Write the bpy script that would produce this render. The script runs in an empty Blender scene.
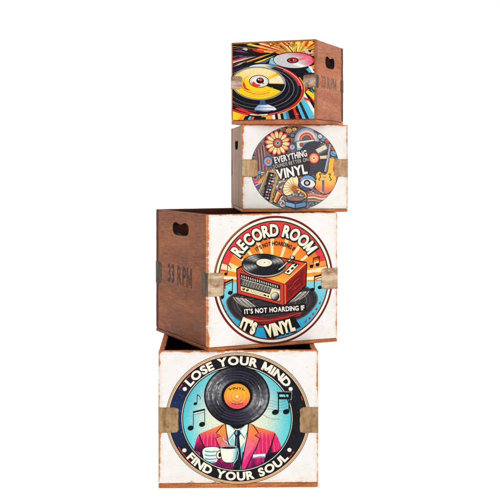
import bpy, bmesh, math, random
from mathutils import Vector, noise
from mathutils.geometry import tessellate_polygon

random.seed(11)
scene = bpy.context.scene
COL = scene.collection
PI = math.pi
S = 0.0022                     # metres per design unit (the largest crate is about 35 cm wide)

# ------------------------------------------------------------------ stack layout (design units)
F, CX, HZ, Y0 = 1086.4, 242.83, 164.37, -328.42        # lens, principal point, eye height above the floor
CR = {                          # front-left corner x, distance, turn, width, depth, height
    'D': (-85.4, 1100.0, 0.026, 162.0, 158.0, 139.6),
    'C': (-35.2, 1094.5, 0.430, 149.4, 152.0, 138.2),
    'B': (-0.8, 1145.1, 0.097, 112.9, 131.9, 92.8),
    'A': (-12.2, 1152.9, -0.381, 94.1, 98.5, 87.1)}
BASE = {}
_y = Y0
for _n in 'DCBA':
    BASE[_n] = _y
    _y += CR[_n][5]
DEP0 = 1180.0

def on_front(n, px, py):
    """reference point -> (u, v) measured across the real front board of crate n"""
    X, Z, r, w, d, h = CR[n]
    c, s = math.cos(r), math.sin(r)
    k = (px - CX) / F
    a = (k * Z - X) / (c - k * s)
    t = Z + a * s
    return a, (HZ - py) * t / F - BASE[n]

def to_ref(n, u, v):
    X, Z, r, w, d, h = CR[n]
    c, s = math.cos(r), math.sin(r)
    x, z = X + u * c, Z + u * s
    return CX + F * x / z, HZ - F * (BASE[n] + v) / z

# ------------------------------------------------------------------ helpers
def lin(c):
    c = c / 255.0
    return c / 12.92 if c <= 0.04045 else ((c + 0.055) / 1.055) ** 2.4
def rgb(r, g, b):
    return (lin(r), lin(g), lin(b))
def mix(a, b, t):
    t = max(0.0, min(1.0, t))
    return tuple(a[i] + (b[i] - a[i]) * t for i in range(3))
def smooth(a, b, x):
    t = max(0.0, min(1.0, (x - a) / (b - a)))
    return t * t * (3 - 2 * t)

def link(name, me, parent=None, mats=()):
    o = bpy.data.objects.new(name, me)
    COL.objects.link(o)
    if parent is not None:
        o.parent = parent
    for m in mats:
        me.materials.append(m)
    return o

# ------------------------------------------------------------------ materials
class NT:
    def __init__(self, name):
        self.m = bpy.data.materials.new(name)
        self.m.use_nodes = True
        self.t = self.m.node_tree
        self.p = self.t.nodes['Principled BSDF']
    def n(self, typ, **kw):
        nd = self.t.nodes.new(typ)
        for k, v in kw.items():
            if k.startswith('_'):
                setattr(nd, k[1:], v)
            else:
                key = k.replace('_', ' ')
                nd.inputs[int(k[1:]) if k[0] == 'i' and k[1:].isdigit() else key].default_value = v
        return nd
    def l(self, a, b):
        self.t.links.new(a, b)
    def math(self, op, a, b=None, clamp=False):
        nd = self.t.nodes.new('ShaderNodeMath')
        nd.operation = op
        nd.use_clamp = clamp
        for i, x in enumerate((a, b)):
            if x is None:
                continue
            if isinstance(x, (int, float)):
                nd.inputs[i].default_value = x
            else:
                self.l(x, nd.inputs[i])
        return nd.outputs[0]
    def mixc(self, fac, a, b, blend='MIX'):
        nd = self.t.nodes.new('ShaderNodeMix')
        nd.data_type = 'RGBA'
        nd.blend_type = blend
        for sock, x in ((nd.inputs[0], fac), (nd.inputs[6], a), (nd.inputs[7], b)):
            if isinstance(x, (int, float)):
                sock.default_value = x
            elif isinstance(x, tuple):
                sock.default_value = (*x[:3], 1)
            else:
                self.l(x, sock)
        return nd.outputs[2]
    def ramp(self, fac, stops):
        nd = self.t.nodes.new('ShaderNodeValToRGB')
        els = nd.color_ramp.elements
        while len(els) < len(stops):
            els.new(0.5)
        for e, (p, c) in zip(els, stops):
            e.position = p
            e.color = (*c[:3], 1) if isinstance(c, tuple) else (c, c, c, 1)
        self.l(fac, nd.inputs[0])
        return nd.outputs[0]
    def noise(self, vec, scale, detail=5.0, rough=0.6, dist=0.0):
        nd = self.t.nodes.new('ShaderNodeTexNoise')
        nd.inputs['Scale'].default_value = scale
        nd.inputs['Detail'].default_value = detail
        nd.inputs['Roughness'].default_value = rough
        nd.inputs['Distortion'].default_value = dist
        self.l(vec, nd.inputs['Vector'])
        return nd.outputs['Fac']
    def coords(self, scale=(1, 1, 1), loc=(0, 0, 0)):
        tc = self.t.nodes.new('ShaderNodeTexCoord')
        mp = self.t.nodes.new('ShaderNodeMapping')
        mp.inputs['Scale'].default_value = scale
        mp.inputs['Location'].default_value = loc
        self.l(tc.outputs['Object'], mp.inputs['Vector'])
        return mp.outputs[0]
    def bump(self, h, strength=0.3, dist=0.001):
        nd = self.t.nodes.new('ShaderNodeBump')
        nd.inputs['Strength'].default_value = strength
        nd.inputs['Distance'].default_value = dist
        self.l(h, nd.inputs['Height'])
        self.l(nd.outputs[0], self.p.inputs['Normal'])

def wood(name, dark, mid, light, speck, grain='y', seed=0.0, speck_amt=0.5):
    t = NT(name)
    g = {'x': (0.16, 1, 1), 'y': (1, 0.16, 1), 'z': (1, 1, 0.16)}[grain]
    v = t.coords(g, (seed, seed * 1.7, seed * 0.6))
    v2 = t.coords((1, 1, 1), (seed * 2, seed, seed))
    broad = t.noise(v, 14, 6, 0.6, 0.6)
    fine = t.noise(v, 160, 6, 0.7, 0.2)
    blot = t.noise(v2, 11, 5, 0.65)
    base = t.ramp(t.math('ADD', t.math('MULTIPLY', broad, 0.6), t.math('MULTIPLY', fine, 0.42)),
                  [(0.33, dark), (0.5, mid), (0.68, light)])
    c = t.mixc(t.math('MULTIPLY', t.ramp(blot, [(0.40, 0.0), (0.66, 1.0)]), 0.5), base, speck)
    fib = t.noise(t.coords(tuple(q * (0.35 if q < 1 else 1) for q in g), (seed, 7, seed)), 420, 4, 0.8)
    c = t.mixc(t.math('MULTIPLY', t.ramp(fib, [(0.36, 1.0), (0.50, 0.0)]), 0.5), c, dark)
    c = t.mixc(t.math('MULTIPLY', t.ramp(fib, [(0.52, 0.0), (0.66, 1.0)]), 0.35), c, light)
    sp = t.noise(v2, 260, 4, 0.75)
    c = t.mixc(t.math('MULTIPLY', t.ramp(sp, [(0.53, 0.0), (0.63, 1.0)]), speck_amt), c, tuple(x * 0.42 for x in speck))
    sp2 = t.noise(t.coords((1, 1, 1), (5 + seed, 3, 1)), 190, 4, 0.75)
    c = t.mixc(t.math('MULTIPLY', t.ramp(sp2, [(0.58, 0.0), (0.66, 1.0)]), speck_amt * 0.8), c, light)
    t.l(c, t.p.inputs['Base Color'])
    t.p.inputs['Roughness'].default_value = 0.62
    t.p.inputs['Specular IOR Level'].default_value = 0.25
    t.bump(t.math('ADD', t.math('ADD', fine, fib), t.math('MULTIPLY', sp, 0.5)), 0.4, 0.0008)
    return t.m

def edge_nodes(t, w, h):
    """distance (metres) to the nearest edge of a w x h board, from its own UV, in (left, right, bottom, top)"""
    uv = t.t.nodes.new('ShaderNodeUVMap'); uv.uv_map = 'board'
    sp = t.t.nodes.new('ShaderNodeSeparateXYZ'); t.l(uv.outputs[0], sp.inputs[0])
    u, v = sp.outputs[0], sp.outputs[1]
    l, r = u, t.math('SUBTRACT', w, u)
    b, tp = v, t.math('SUBTRACT', h, v)
    return uv.outputs[0], l, r, b, tp

def painted(name, w, h, seed=0.0, bare=rgb(205, 120, 62), lo=0.004, bottom=0.012):
    """chipped off-white paint over orange wood, rubbed through along the edges of the board"""
    t = NT(name)
    uv, l, r, b, tp = edge_nodes(t, w, h)
    mp = t.t.nodes.new('ShaderNodeMapping'); mp.inputs['Location'].default_value = (seed, seed * 2, 0)
    t.l(uv, mp.inputs[0]); vec = mp.outputs[0]
    mpx = t.t.nodes.new('ShaderNodeMapping'); mpx.inputs['Scale'].default_value = (0.25, 1, 1); mpx.inputs['Location'].default_value = (seed, seed, 0)
    t.l(uv, mpx.inputs[0])
    n1 = t.noise(vec, 60, 7, 0.75)
    n2 = t.noise(vec, 300, 5, 0.7)
    n3 = t.noise(mpx.outputs[0], 90, 6, 0.75)
    side = t.math('MINIMUM', l, r)
    bb = t.math('MULTIPLY', b, lo / bottom)
    d = t.math('MINIMUM', t.math('MINIMUM', side, bb), tp)
    jitter = t.math('MULTIPLY', t.math('SUBTRACT', n1, 0.5), 0.012)
    jitter = t.math('ADD', jitter, t.math('MULTIPLY', t.math('SUBTRACT', n2, 0.5), 0.006))
    n4 = t.noise(vec, 16, 3, 0.6)
    jitter = t.math('ADD', jitter, t.math('MULTIPLY', t.math('SUBTRACT', n4, 0.46), 0.016))
    dd = t.math('ADD', d, jitter)
    worn = t.ramp(t.math('MULTIPLY', dd, 100.0), [(lo * 100 * 0.55, 1.0), (lo * 100, 0.0)])
    stain = t.ramp(t.math('MULTIPLY', t.math('ADD', d, t.math('MULTIPLY', t.math('SUBTRACT', n3, 0.5), 0.045)), 100.0),
                   [(0.0, 1.0), (1.0, 0.0)])
    base = t.mixc(t.ramp(t.noise(vec, 22, 6, 0.7), [(0.36, 0.0), (0.68, 1.0)]), rgb(244, 242, 238), rgb(237, 233, 226))
    base = t.mixc(t.math('MULTIPLY', t.ramp(n2, [(0.55, 0.0), (0.7, 1.0)]), 0.35), base, rgb(206, 196, 184))
    spots = t.ramp(t.noise(vec, 105, 4, 0.6), [(0.66, 0.0), (0.72, 1.0)])
    base = t.mixc(t.math('MULTIPLY', spots, 0.30), base, rgb(214, 180, 150))
    base = t.mixc(t.math('MULTIPLY', stain, 0.45), base, rgb(230, 190, 150))
    wd = t.ramp(n3, [(0.35, tuple(x * 0.62 for x in bare)), (0.5, bare), (0.7, tuple(min(1, x * 1.35) for x in bare))])
    scuff = t.ramp(t.noise(mpx.outputs[0], 55, 7, 0.8), [(0.60, 0.0), (0.70, 1.0)])
    base = t.mixc(t.math('MULTIPLY', scuff, t.ramp(t.math('MULTIPLY', d, 28.0), [(0.0, 0.75), (1.0, 0.10)])), base, rgb(202, 166, 132))
    ch = t.ramp(t.math('ADD', t.math('MULTIPLY', n3, 0.5), t.math('MULTIPLY', n2, 0.5)), [(0.585, 0.0), (0.60, 1.0)])
    base = t.mixc(t.math('MULTIPLY', ch, 0.5), base, rgb(206, 164, 126))
    c = t.mixc(worn, base, wd)
    t.l(c, t.p.inputs['Base Color'])
    t.p.inputs['Roughness'].default_value = 0.6
    t.p.inputs['Specular IOR Level'].default_value = 0.2
    t.bump(t.math('SUBTRACT', t.math('MULTIPLY', n2, 0.4), t.math('MULTIPLY', worn, 0.7)), 0.3, 0.0006)
    return t.m

def print_mat(name, w, h, seed=0.0, wear=0.5, fade=0.0, edge=False, gain=1.0):
    t = NT(name)
    uv, l, r, b, tp = edge_nodes(t, w, h)
    at = t.t.nodes.new('ShaderNodeAttribute'); at.attribute_name = 'ink'
    mp = t.t.nodes.new('ShaderNodeMapping'); mp.inputs['Location'].default_value = (seed, seed * 2, 0)
    t.l(uv, mp.inputs[0]); vec = mp.outputs[0]
    n1 = t.noise(vec, 900, 3, 0.7)
    n2 = t.noise(vec, 260, 5, 0.7)
    n3 = t.noise(vec, 45, 6, 0.75)
    m = t.math('ADD', t.math('MULTIPLY', t.math('SUBTRACT', n1, 0.5), 0.9), t.math('MULTIPLY', t.math('SUBTRACT', n2, 0.5), 0.9))
    m = t.math('ADD', m, gain)
    vm = t.t.nodes.new('ShaderNodeVectorMath'); vm.operation = 'SCALE'
    t.l(at.outputs['Color'], vm.inputs[0]); t.l(m, vm.inputs['Scale'])
    c = t.mixc(t.math('MULTIPLY', t.ramp(n2, [(0.60, 0.0), (0.72, 1.0)]), 0.28 * wear + fade), vm.outputs[0], rgb(212, 196, 178))
    chips = t.ramp(t.math('ADD', t.math('MULTIPLY', n3, 0.6), t.math('MULTIPLY', n2, 0.4)), [(0.615, 0.0), (0.64, 1.0)])
    c = t.mixc(t.math('MULTIPLY', chips, 0.55 * wear), c, rgb(222, 205, 185))
    if fade:
        c = t.mixc(fade, c, rgb(196, 184, 176))
    if edge:
        d = t.math('MINIMUM', t.math('MINIMUM', l, r), t.math('MINIMUM', b, tp))
        dd = t.math('ADD', d, t.math('MULTIPLY', t.math('SUBTRACT', n2, 0.5), 0.006))
        c = t.mixc(t.ramp(t.math('MULTIPLY', dd, 100.0), [(0.16, 1.0), (0.27, 0.0)]), c, rgb(196, 120, 66))
    t.l(c, t.p.inputs['Base Color'])
    t.p.inputs['Roughness'].default_value = 0.55
    t.p.inputs['Specular IOR Level'].default_value = 0.08
    t.bump(n2, 0.12, 0.0003)
    return t.m

def metal(name, a, b, rust, seed=0.0, met=0.55, grain='x'):
    t = NT(name)
    g = (0.22, 1, 1) if grain == 'x' else (1, 1, 0.2)
    v = t.coords(g, (seed, seed, seed)); v2 = t.coords((1, 1, 1), (seed, 2, seed))
    n1 = t.noise(v, 62, 4, 0.6, 0.3)
    n2 = t.noise(v2, 420, 4, 0.7)
    n3 = t.noise(v2, 52, 5, 0.62)
    c = t.ramp(n1, [(0.28, tuple(x * 0.7 for x in a)), (0.44, a), (0.60, b), (0.76, a)])
    c = t.mixc(t.math('MULTIPLY', t.ramp(n3, [(0.53, 0.0), (0.66, 1.0)]), 0.7), c, rust)
    c = t.mixc(t.math('MULTIPLY', t.ramp(n2, [(0.56, 0.0), (0.68, 1.0)]), 0.4), c, tuple(x * 0.5 for x in rust))
    c = t.mixc(t.math('MULTIPLY', t.ramp(n2, [(0.34, 1.0), (0.44, 0.0)]), 0.35), c, tuple(min(1, x * 1.25) for x in b))
    t.l(c, t.p.inputs['Base Color'])
    t.p.inputs['Metallic'].default_value = met
    t.l(t.ramp(n1, [(0.3, 0.5), (0.7, 0.28)]), t.p.inputs['Roughness'])
    t.bump(t.math('ADD', n3, t.math('MULTIPLY', n2, 0.3)), 0.55, 0.0014)
    return t.m

def plain(name, col, rough=0.7, spec=0.1):
    t = NT(name)
    v = t.coords()
    n = t.noise(v, 300, 4, 0.7)
    t.l(t.mixc(t.ramp(n, [(0.4, 0.0), (0.62, 1.0)]), col, tuple(min(1, x * 1.9 + 0.01) for x in col)), t.p.inputs['Base Color'])
    t.p.inputs['Roughness'].default_value = rough
    t.p.inputs['Specular IOR Level'].default_value = spec
    return t.m

# ------------------------------------------------------------------ boards
def board_bm(x0, x1, y0, y1, z0, z1, r=1.2, seed=0.0, step=5.0, rag=0.6):
    """rounded board with slightly knocked, uneven edges, in design units -> metres"""
    def ticks(a, b):
        L = b - a
        rr = min(r, L * 0.3)
        t = [0, rr * 0.35, rr, L - rr, L - rr * 0.35, L]
        n = max(1, int((L - 2 * rr) / step))
        t += [rr + (L - 2 * rr) * i / n for i in range(1, n)]
        return [a + q for q in sorted(set(round(x, 5) for x in t))]
    X, Y, Z = ticks(x0, x1), ticks(y0, y1), ticks(z0, z1)
    bm = bmesh.new()
    vs = {}
    def P(i, j, k):
        key = (i, j, k)
        if key not in vs:
            p = Vector((X[i], Y[j], Z[k]))
            nz = noise.noise(p * 0.11 + Vector((seed, 0, seed)))
            nf = noise.noise(p * 0.45 + Vector((0, seed, 3)))
            rr = max(0.35, r * (1 + rag * (nz * 1.1 + nf * 0.6)))
            m = [min(rr, (hi - lo) * 0.45) for lo, hi in ((x0, x1), (y0, y1), (z0, z1))]
            q = Vector((min(max(p.x, x0 + m[0]), x1 - m[0]), min(max(p.y, y0 + m[1]), y1 - m[1]), min(max(p.z, z0 + m[2]), z1 - m[2])))
            d = p - q
            inn = [(m[a] if m[a] > 0 else 1) for a in range(3)]
            dn = Vector((d.x / inn[0], d.y / inn[1], d.z / inn[2]))
            mx = max(abs(dn.x), abs(dn.y), abs(dn.z))
            if dn.length > 1e-6:
                dn = dn * (mx / dn.length)
            res = q + Vector((dn.x * inn[0], dn.y * inn[1], dn.z * inn[2]))
            vs[key] = bm.verts.new(res * S)
        return vs[key]
    nx, ny, nz_ = len(X) - 1, len(Y) - 1, len(Z) - 1
    def quad(a, b, c, d):
        bm.faces.new((P(*a), P(*b), P(*c), P(*d)))
    for i in range(nx):
        for j in range(ny):
            quad((i, j, 0), (i, j + 1, 0), (i + 1, j + 1, 0), (i + 1, j, 0))
            quad((i, j, nz_), (i + 1, j, nz_), (i + 1, j + 1, nz_), (i, j + 1, nz_))
    for i in range(nx):
        for k in range(nz_):
            quad((i, 0, k), (i + 1, 0, k), (i + 1, 0, k + 1), (i, 0, k + 1))
            quad((i, ny, k), (i, ny, k + 1), (i + 1, ny, k + 1), (i + 1, ny, k))
    for j in range(ny):
        for k in range(nz_):
            quad((0, j, k), (0, j, k + 1), (0, j + 1, k + 1), (0, j + 1, k))
            quad((nx, j, k), (nx, j + 1, k), (nx, j + 1, k + 1), (nx, j, k + 1))
    return bm

def finish(bm, name, smooth_shade=True):
    bmesh.ops.recalc_face_normals(bm, faces=bm.faces)
    me = bpy.data.meshes.new(name)
    bm.to_mesh(me)
    bm.free()
    if smooth_shade:
        for p in me.polygons:
            p.use_smooth = True
    return me

def add_board_uv(me, w, h, x0=0.0, z0=0.0):
    uv = me.uv_layers.new(name='board')
    for lp in me.loops:
        co = me.vertices[lp.vertex_index].co
        uv.data[lp.index].uv = (co.x - x0 * S, co.z - z0 * S)

def cut_slot(obj, cy, cz, W, H):
    """cut a hand hold through a side board: a rounded slot whose upper edge sags in the middle"""
    pts = []
    n = 44
    for i in range(n):
        a = 2 * PI * i / n
        ca, sa = math.cos(a), math.sin(a)
        e = 0.55
        x = W * abs(ca) ** e * (1 if ca > 0 else -1)
        y = H * abs(sa) ** 0.8 * (1 if sa > 0 else -1)
        if y > 0:
            y -= 0.42 * H * math.exp(-((x - W * 0.05) / (0.42 * W)) ** 2)
        pts.append((cy + x, cz + y))
    bm = bmesh.new()
    ring = [[bm.verts.new((xx * S, p[0] * S, p[1] * S)) for p in pts] for xx in (-400, 400)]
    bm.faces.new(ring[0]); bm.faces.new(list(reversed(ring[1])))
    for i in range(n):
        j = (i + 1) % n
        bm.faces.new((ring[0][j], ring[0][i], ring[1][i], ring[1][j]))
    me = finish(bm, 'slot', False)
    cutter = bpy.data.objects.new('slot', me)
    COL.objects.link(cutter)
    cutter.parent = obj.parent; cutter.location = obj.location
    md = obj.modifiers.new('b', 'BOOLEAN'); md.operation = 'DIFFERENCE'; md.solver = 'EXACT'; md.object = cutter
    bpy.context.view_layer.update()
    dg = bpy.context.evaluated_depsgraph_get()
    new = bpy.data.meshes.new_from_object(obj.evaluated_get(dg))
    obj.modifiers.remove(md)
    obj.data = new
    # soften the cut: flat faces inside the slot
    for p in new.polygons:
        c = p.center / S
        inside = abs(c.y - cy) < W * 1.02 and abs(c.z - cz) < H * 1.05 and abs(p.normal.x) < 0.7
        p.use_smooth = not inside and abs(p.normal.x) < 0.995 and False
    bpy.data.objects.remove(cutter)

# ------------------------------------------------------------------ glyphs from the built-in font
_gl = {}
def glyph(ch, off):
    key = (ch, round(off, 4))
    if key not in _gl and ch == 'M':            # drawn by hand: the font's own M closes up when emboldened
        hw = 0.046 + off
        H, Wd = glyph('H', 0.0)[2], 0.66
        tris = []
        def bar(x0, y0, x1, y1, hx):
            q = [(x0 - hx, y0), (x0 + hx, y0), (x1 + hx, y1), (x1 - hx, y1)]
            tris.extend([(q[0], q[1], q[2]), (q[0], q[2], q[3])])
        bar(hw - off, -off, hw - off, H + off, hw)
        bar(Wd - hw + off, -off, Wd - hw + off, H + off, hw)
        bar(hw - off, H + off, Wd / 2, 0.10 * H - off, hw * 1.12)
        bar(Wd - hw + off, H + off, Wd / 2, 0.10 * H - off, hw * 1.12)
        _gl[key] = (tris, (0.0, Wd), H)
    if key not in _gl:
        cu = bpy.data.curves.new('g', 'FONT')
        cu.body = ch; cu.size = 1.0; cu.offset = off; cu.resolution_u = 4
        o = bpy.data.objects.new('g', cu)
        COL.objects.link(o)
        bpy.context.view_layer.update()
        me = bpy.data.meshes.new_from_object(o.evaluated_get(bpy.context.evaluated_depsgraph_get()))
        me.calc_loop_triangles()
        tris = [tuple((me.vertices[i].co.x, me.vertices[i].co.y) for i in t.vertices) for t in me.loop_triangles]
        bpy.data.objects.remove(o); bpy.data.curves.remove(cu)
        xs = [p[0] for t in tris for p in t]
        _gl[key] = (tris, (min(xs), max(xs)) if xs else (0, 0.25), max(p[1] for t in tris for p in t) if tris else 0.7)
    return _gl[key]
_capH = max(p[1] for t in glyph('H', 0.0)[0] for p in t)

# ------------------------------------------------------------------ a print: many flat inks laid on the board
STEP = 0.0022      # design units between ink layers
class Art:
    def __init__(self, face):
        self.face = face; self.tri = []; self.z = 0.05; self.clip = None
    def up(self, k=1):
        self.z += STEP * k
    def _clip(self, poly):
        cl = self.clip
        for i in range(len(cl)):
            ax, ay = cl[i]; bx, by = cl[(i + 1) % len(cl)]
            out = []
            if not poly:
                return poly
            def side(p):
                return (bx - ax) * (p[1] - ay) - (by - ay) * (p[0] - ax)
            for k in range(len(poly)):
                p, q = poly[k], poly[(k + 1) % len(poly)]
                sp, sq = side(p), side(q)
                if sp >= 0:
                    out.append(p)
                if (sp >= 0) != (sq >= 0):
                    t = sp / (sp - sq)
                    out.append(tuple(p[m] + (q[m] - p[m]) * t for m in range(len(p))))
            poly = out
        return poly
    def addtri(self, pts, cols):
        if self.clip:
            poly = [(*p, *c) for p, c in zip(pts, cols)]
            poly = self._clip(poly)
            for i in range(1, len(poly) - 1):
                tr = (poly[0], poly[i], poly[i + 1])
                ar = abs((tr[1][0]-tr[0][0])*(tr[2][1]-tr[0][1])-(tr[1][1]-tr[0][1])*(tr[2][0]-tr[0][0]))
                if ar > 1e-6:
                    self.tri.append(([q[:2] for q in tr], [q[2:5] for q in tr], self.z))
        else:
            self.tri.append((pts, cols, self.z))
    def set_clip(self, poly):
        if poly is None:
            self.clip = None; return
        area = sum(poly[i][0] * poly[(i + 1) % len(poly)][1] - poly[(i + 1) % len(poly)][0] * poly[i][1] for i in range(len(poly)))
        self.clip = list(poly) if area > 0 else list(reversed(poly))
    def poly(self, pts, col, maxlen=None, up=True):
        if up: self.up()
        f = col if callable(col) else None
        for t in tessellate_polygon([[Vector((p[0], p[1], 0)) for p in pts]]):
            tri = [tuple(pts[i]) for i in t]
            stack = [tri]
            while stack:
                tr = stack.pop()
                if f and maxlen:
                    ls = [math.dist(tr[i], tr[(i + 1) % 3]) for i in range(3)]
                    m = max(range(3), key=lambda i: ls[i])
                    if ls[m] > maxlen:
                        a, b, c = tr[m], tr[(m + 1) % 3], tr[(m + 2) % 3]
                        q = ((a[0] + b[0]) / 2, (a[1] + b[1]) / 2)
                        stack += [[a, q, c], [q, b, c]]
                        continue
                self.addtri(tr, [f(*p) if f else col for p in tr])
    def ell(self, c, rx, ry, col, rot=0.0, n=40, a0=0, a1=2 * PI, inner=0.0, up=True, rings=1):
        """(ring) sector of an ellipse; col may be f(radius 0..1, angle)"""
        if up: self.up()
        cr, sr = math.cos(rot), math.sin(rot)
        def P(r, a):
            x, y = rx * r * math.cos(a), -ry * r * math.sin(a)
            return (c[0] + x * cr - y * sr, c[1] + x * sr + y * cr)
        f = col if callable(col) else (lambda r, a: col)
        for i in range(n):
            b0, b1 = a0 + (a1 - a0) * i / n, a0 + (a1 - a0) * (i + 1) / n
            for k in range(rings):
                r0, r1 = inner + (1 - inner) * k / rings, inner + (1 - inner) * (k + 1) / rings
                A, B_, C_, D_ = P(r0, b0), P(r1, b0), P(r1, b1), P(r0, b1)
                ca, cb, cc, cd = f(r0, b0), f(r1, b0), f(r1, b1), f(r0, b1)
                self.addtri([A, B_, C_], [ca, cb, cc])
                if r0 > 0:
                    self.addtri([A, C_, D_], [ca, cc, cd])
    def line(self, pts, wd, col, up=True, closed=False, w2=None):
        if up: self.up()
        pts = list(pts)
        n = len(pts)
        L, R = [], []
        for i, p in enumerate(pts):
            a = pts[(i - 1) % n] if (i > 0 or closed) else p
            b = pts[(i + 1) % n] if (i < n - 1 or closed) else p
            dx, dy = b[0] - a[0], b[1] - a[1]
            l = math.hypot(dx, dy) or 1
            w = (wd if w2 is None else wd + (w2 - wd) * i / max(1, n - 1)) / 2
            L.append((p[0] - dy / l * w, p[1] + dx / l * w)); R.append((p[0] + dy / l * w, p[1] - dx / l * w))
        for i in range(n if closed else n - 1):
            j = (i + 1) % n
            self.addtri([L[i], L[j], R[j]], [col] * 3)
            self.addtri([L[i], R[j], R[i]], [col] * 3)
    def text(self, body, place, cap, layers, xs=1.0):
        """place(k, fraction) -> centre, angle of the k-th letter; layers = [(offset, colour, dx, dy)]"""
        letters = []
        adv = 0.0
        for ch in body:
            if ch == ' ':
                letters.append((None, adv, 0.34)); adv += 0.34; continue
            tr, (x0, x1) = glyph(ch, 0.0)[:2]
            wd = (x1 - x0) + 0.15
            letters.append((ch, adv, wd)); adv += wd
        first = letters[0][2] / 2; last = adv - letters[-1][2] / 2
        sc = cap / _capH
        ps = [place(i / 24)[0] for i in range(25)]
        xs = xs * sum(math.dist(ps[i], ps[i + 1]) for i in range(24)) / max(1e-6, (last - first) * sc)
        for off, col, dx, dy in layers:
            self.up(2)
            lay_n = top_n = 0
            for ch, a, wd in letters:
                if ch is None: continue
                t = (a + wd / 2 - first) / max(1e-6, last - first)
                (cx, cy), ang = place(t)
                tris = glyph(ch, off)[0]
                x0, x1 = glyph(ch, 0.0)[1]
                mx = (x0 + x1) / 2
                ca, sa = math.cos(ang), math.sin(ang)
                for tri in tris:
                    o = []
                    for x, y in tri:
                        X, Y = (x - mx) * sc * xs, (y - _capH / 2) * sc
                        o.append((cx + X * ca + Y * sa + dx, cy + X * sa - Y * ca + dy))
                    self.z += 0.0005; lay_n += 1
                    self.addtri(o, [col] * 3)
                self.z -= 0.0005 * lay_n; top_n = max(top_n, lay_n); lay_n = 0
            self.z += 0.0005 * top_n
    def build(self, parent, mat):
        n = self.face
        verts, faces, cols = [], [], []
        for pts, cs, z in self.tri:
            b = len(verts)
            q = [on_front(n, *p) for p in pts]
            ar = (q[1][0]-q[0][0])*(q[2][1]-q[0][1])-(q[1][1]-q[0][1])*(q[2][0]-q[0][0])
            if abs(ar) < 1e-7: continue
            order = (0, 1, 2) if ar > 0 else (0, 2, 1)
            for i in order:
                verts.append((q[i][0] * S, -z * S, q[i][1] * S)); cols.append(cs[i])
            faces.append((b, b + 1, b + 2))
        me = bpy.data.meshes.new('print')
        me.from_pydata(verts, [], faces)
        at = me.color_attributes.new('ink', 'FLOAT_COLOR', 'POINT')
        flat = []
        for c in cols: flat += [c[0], c[1], c[2], 1.0]
        at.data.foreach_set('color', flat)
        uv = me.uv_layers.new(name='board')
        for lp in me.loops:
            co = me.vertices[lp.vertex_index].co
            uv.data[lp.index].uv = (co.x, co.z)
        return link('print', me, parent, [mat])

def spline(pts, k=6, closed=True):
    out = []
    n = len(pts)
    for i in range(n if closed else n - 1):
        p0 = pts[(i - 1) % n] if closed or i > 0 else pts[0]
        p1 = pts[i]; p2 = pts[(i + 1) % n]
        p3 = pts[(i + 2) % n] if closed or i < n - 2 else pts[-1]
        for j in range(k):
            t = j / k
            out.append(tuple(0.5 * ((2 * p1[m]) + (-p0[m] + p2[m]) * t + (2 * p0[m] - 5 * p1[m] + 4 * p2[m] - p3[m]) * t * t +
                                    (-p0[m] + 3 * p1[m] - 3 * p2[m] + p3[m]) * t ** 3) for m in range(2)))
    if not closed: out.append(pts[-1])
    return out
def Kr(ox, oy, s):
    return lambda x, y: (ox + x / s, oy + y / s)
def KL(k, *xy):
    return [k(*p) for p in xy]

INK = rgb(20, 20, 24); CREAM = rgb(246, 234, 205); WHITE = rgb(240, 236, 228); RED = rgb(205, 45, 48)
def ring_pts(c, rx, ry, a0, a1, n=40):
    return [(c[0] + rx * math.cos(a0 + (a1 - a0) * i / n), c[1] - ry * math.sin(a0 + (a1 - a0) * i / n)) for i in range(n + 1)]

def vinyl(A, c, rx, ry, label_r, rot=0.0, base=rgb(26, 25, 30), hi=rgb(172, 168, 172), lobes=(2.95, 0.05), width=0.55, grooves=9, hi_amt=1.0, n=72):
    """a record: black disc, light raking over the grooves drawn in the print's own grey inks, fine groove lines"""
    def col(r, a):
        v = 0.0
        for lo in lobes:
            da = (a - lo + PI) % (2 * PI) - PI
            v = max(v, math.exp(-(da / width) ** 2))
        k = v * (0.35 + 0.65 * math.sin(r * 19.0) ** 2) * smooth(0.32, 0.5, r) * (1 - smooth(0.93, 1.0, r))
        k *= 0.75 + 0.25 * math.sin(a * 31 + r * 9)
        return mix(base, hi, k * hi_amt)
    A.ell(c, rx * 1.03, ry * 1.03, rgb(14, 14, 18), rot, n)
    A.ell(c, rx, ry, col, rot, n, rings=12)
    A.up()
    for i in range(grooves):
        q = label_r + 0.12 + (0.95 - label_r - 0.12) * i / grooves
        A.ell(c, rx * q, ry * q, rgb(12, 12, 16) if i % 3 else rgb(70, 68, 76), rot, n, inner=1 - 0.014 / q, up=False)

def note_pair(A, h1, h2, top1, top2, r=(2.9, 2.1), wd=0.9, beam=2.6, col=INK, double=True):
    A.ell(h1, r[0], r[1], col, -0.3, 18)
    A.ell(h2, r[0], r[1], col, -0.3, 18, up=False)
    sx = r[0] * 0.85
    A.line([(h1[0] + sx, h1[1]), top1], wd, col)
    A.line([(h2[0] + sx, h2[1]), top2], wd, col)
    A.line([(top1[0] - wd / 2, top1[1]), (top2[0] + wd / 2, top2[1])], beam, col)
    if double:
        A.line([(top1[0], top1[1] + beam * 1.5), (top2[0], top2[1] + beam * 1.5)], beam * 0.45, col)

def note_single(A, h, top, r=(1.9, 1.5), wd=0.7, col=INK):
    A.ell(h, r[0], r[1], col, -0.3, 16)
    sx = h[0] + r[0] * 0.8
    A.line([(sx, h[1]), top], wd, col)
    A.line(spline([top, (top[0] + 2.2, top[1] + 1.6), (top[0] + 3.4, top[1] + 3.6), (top[0] + 2.6, top[1] + 5.0)], 4, False), wd * 1.5, col, w2=0.3)

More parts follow.
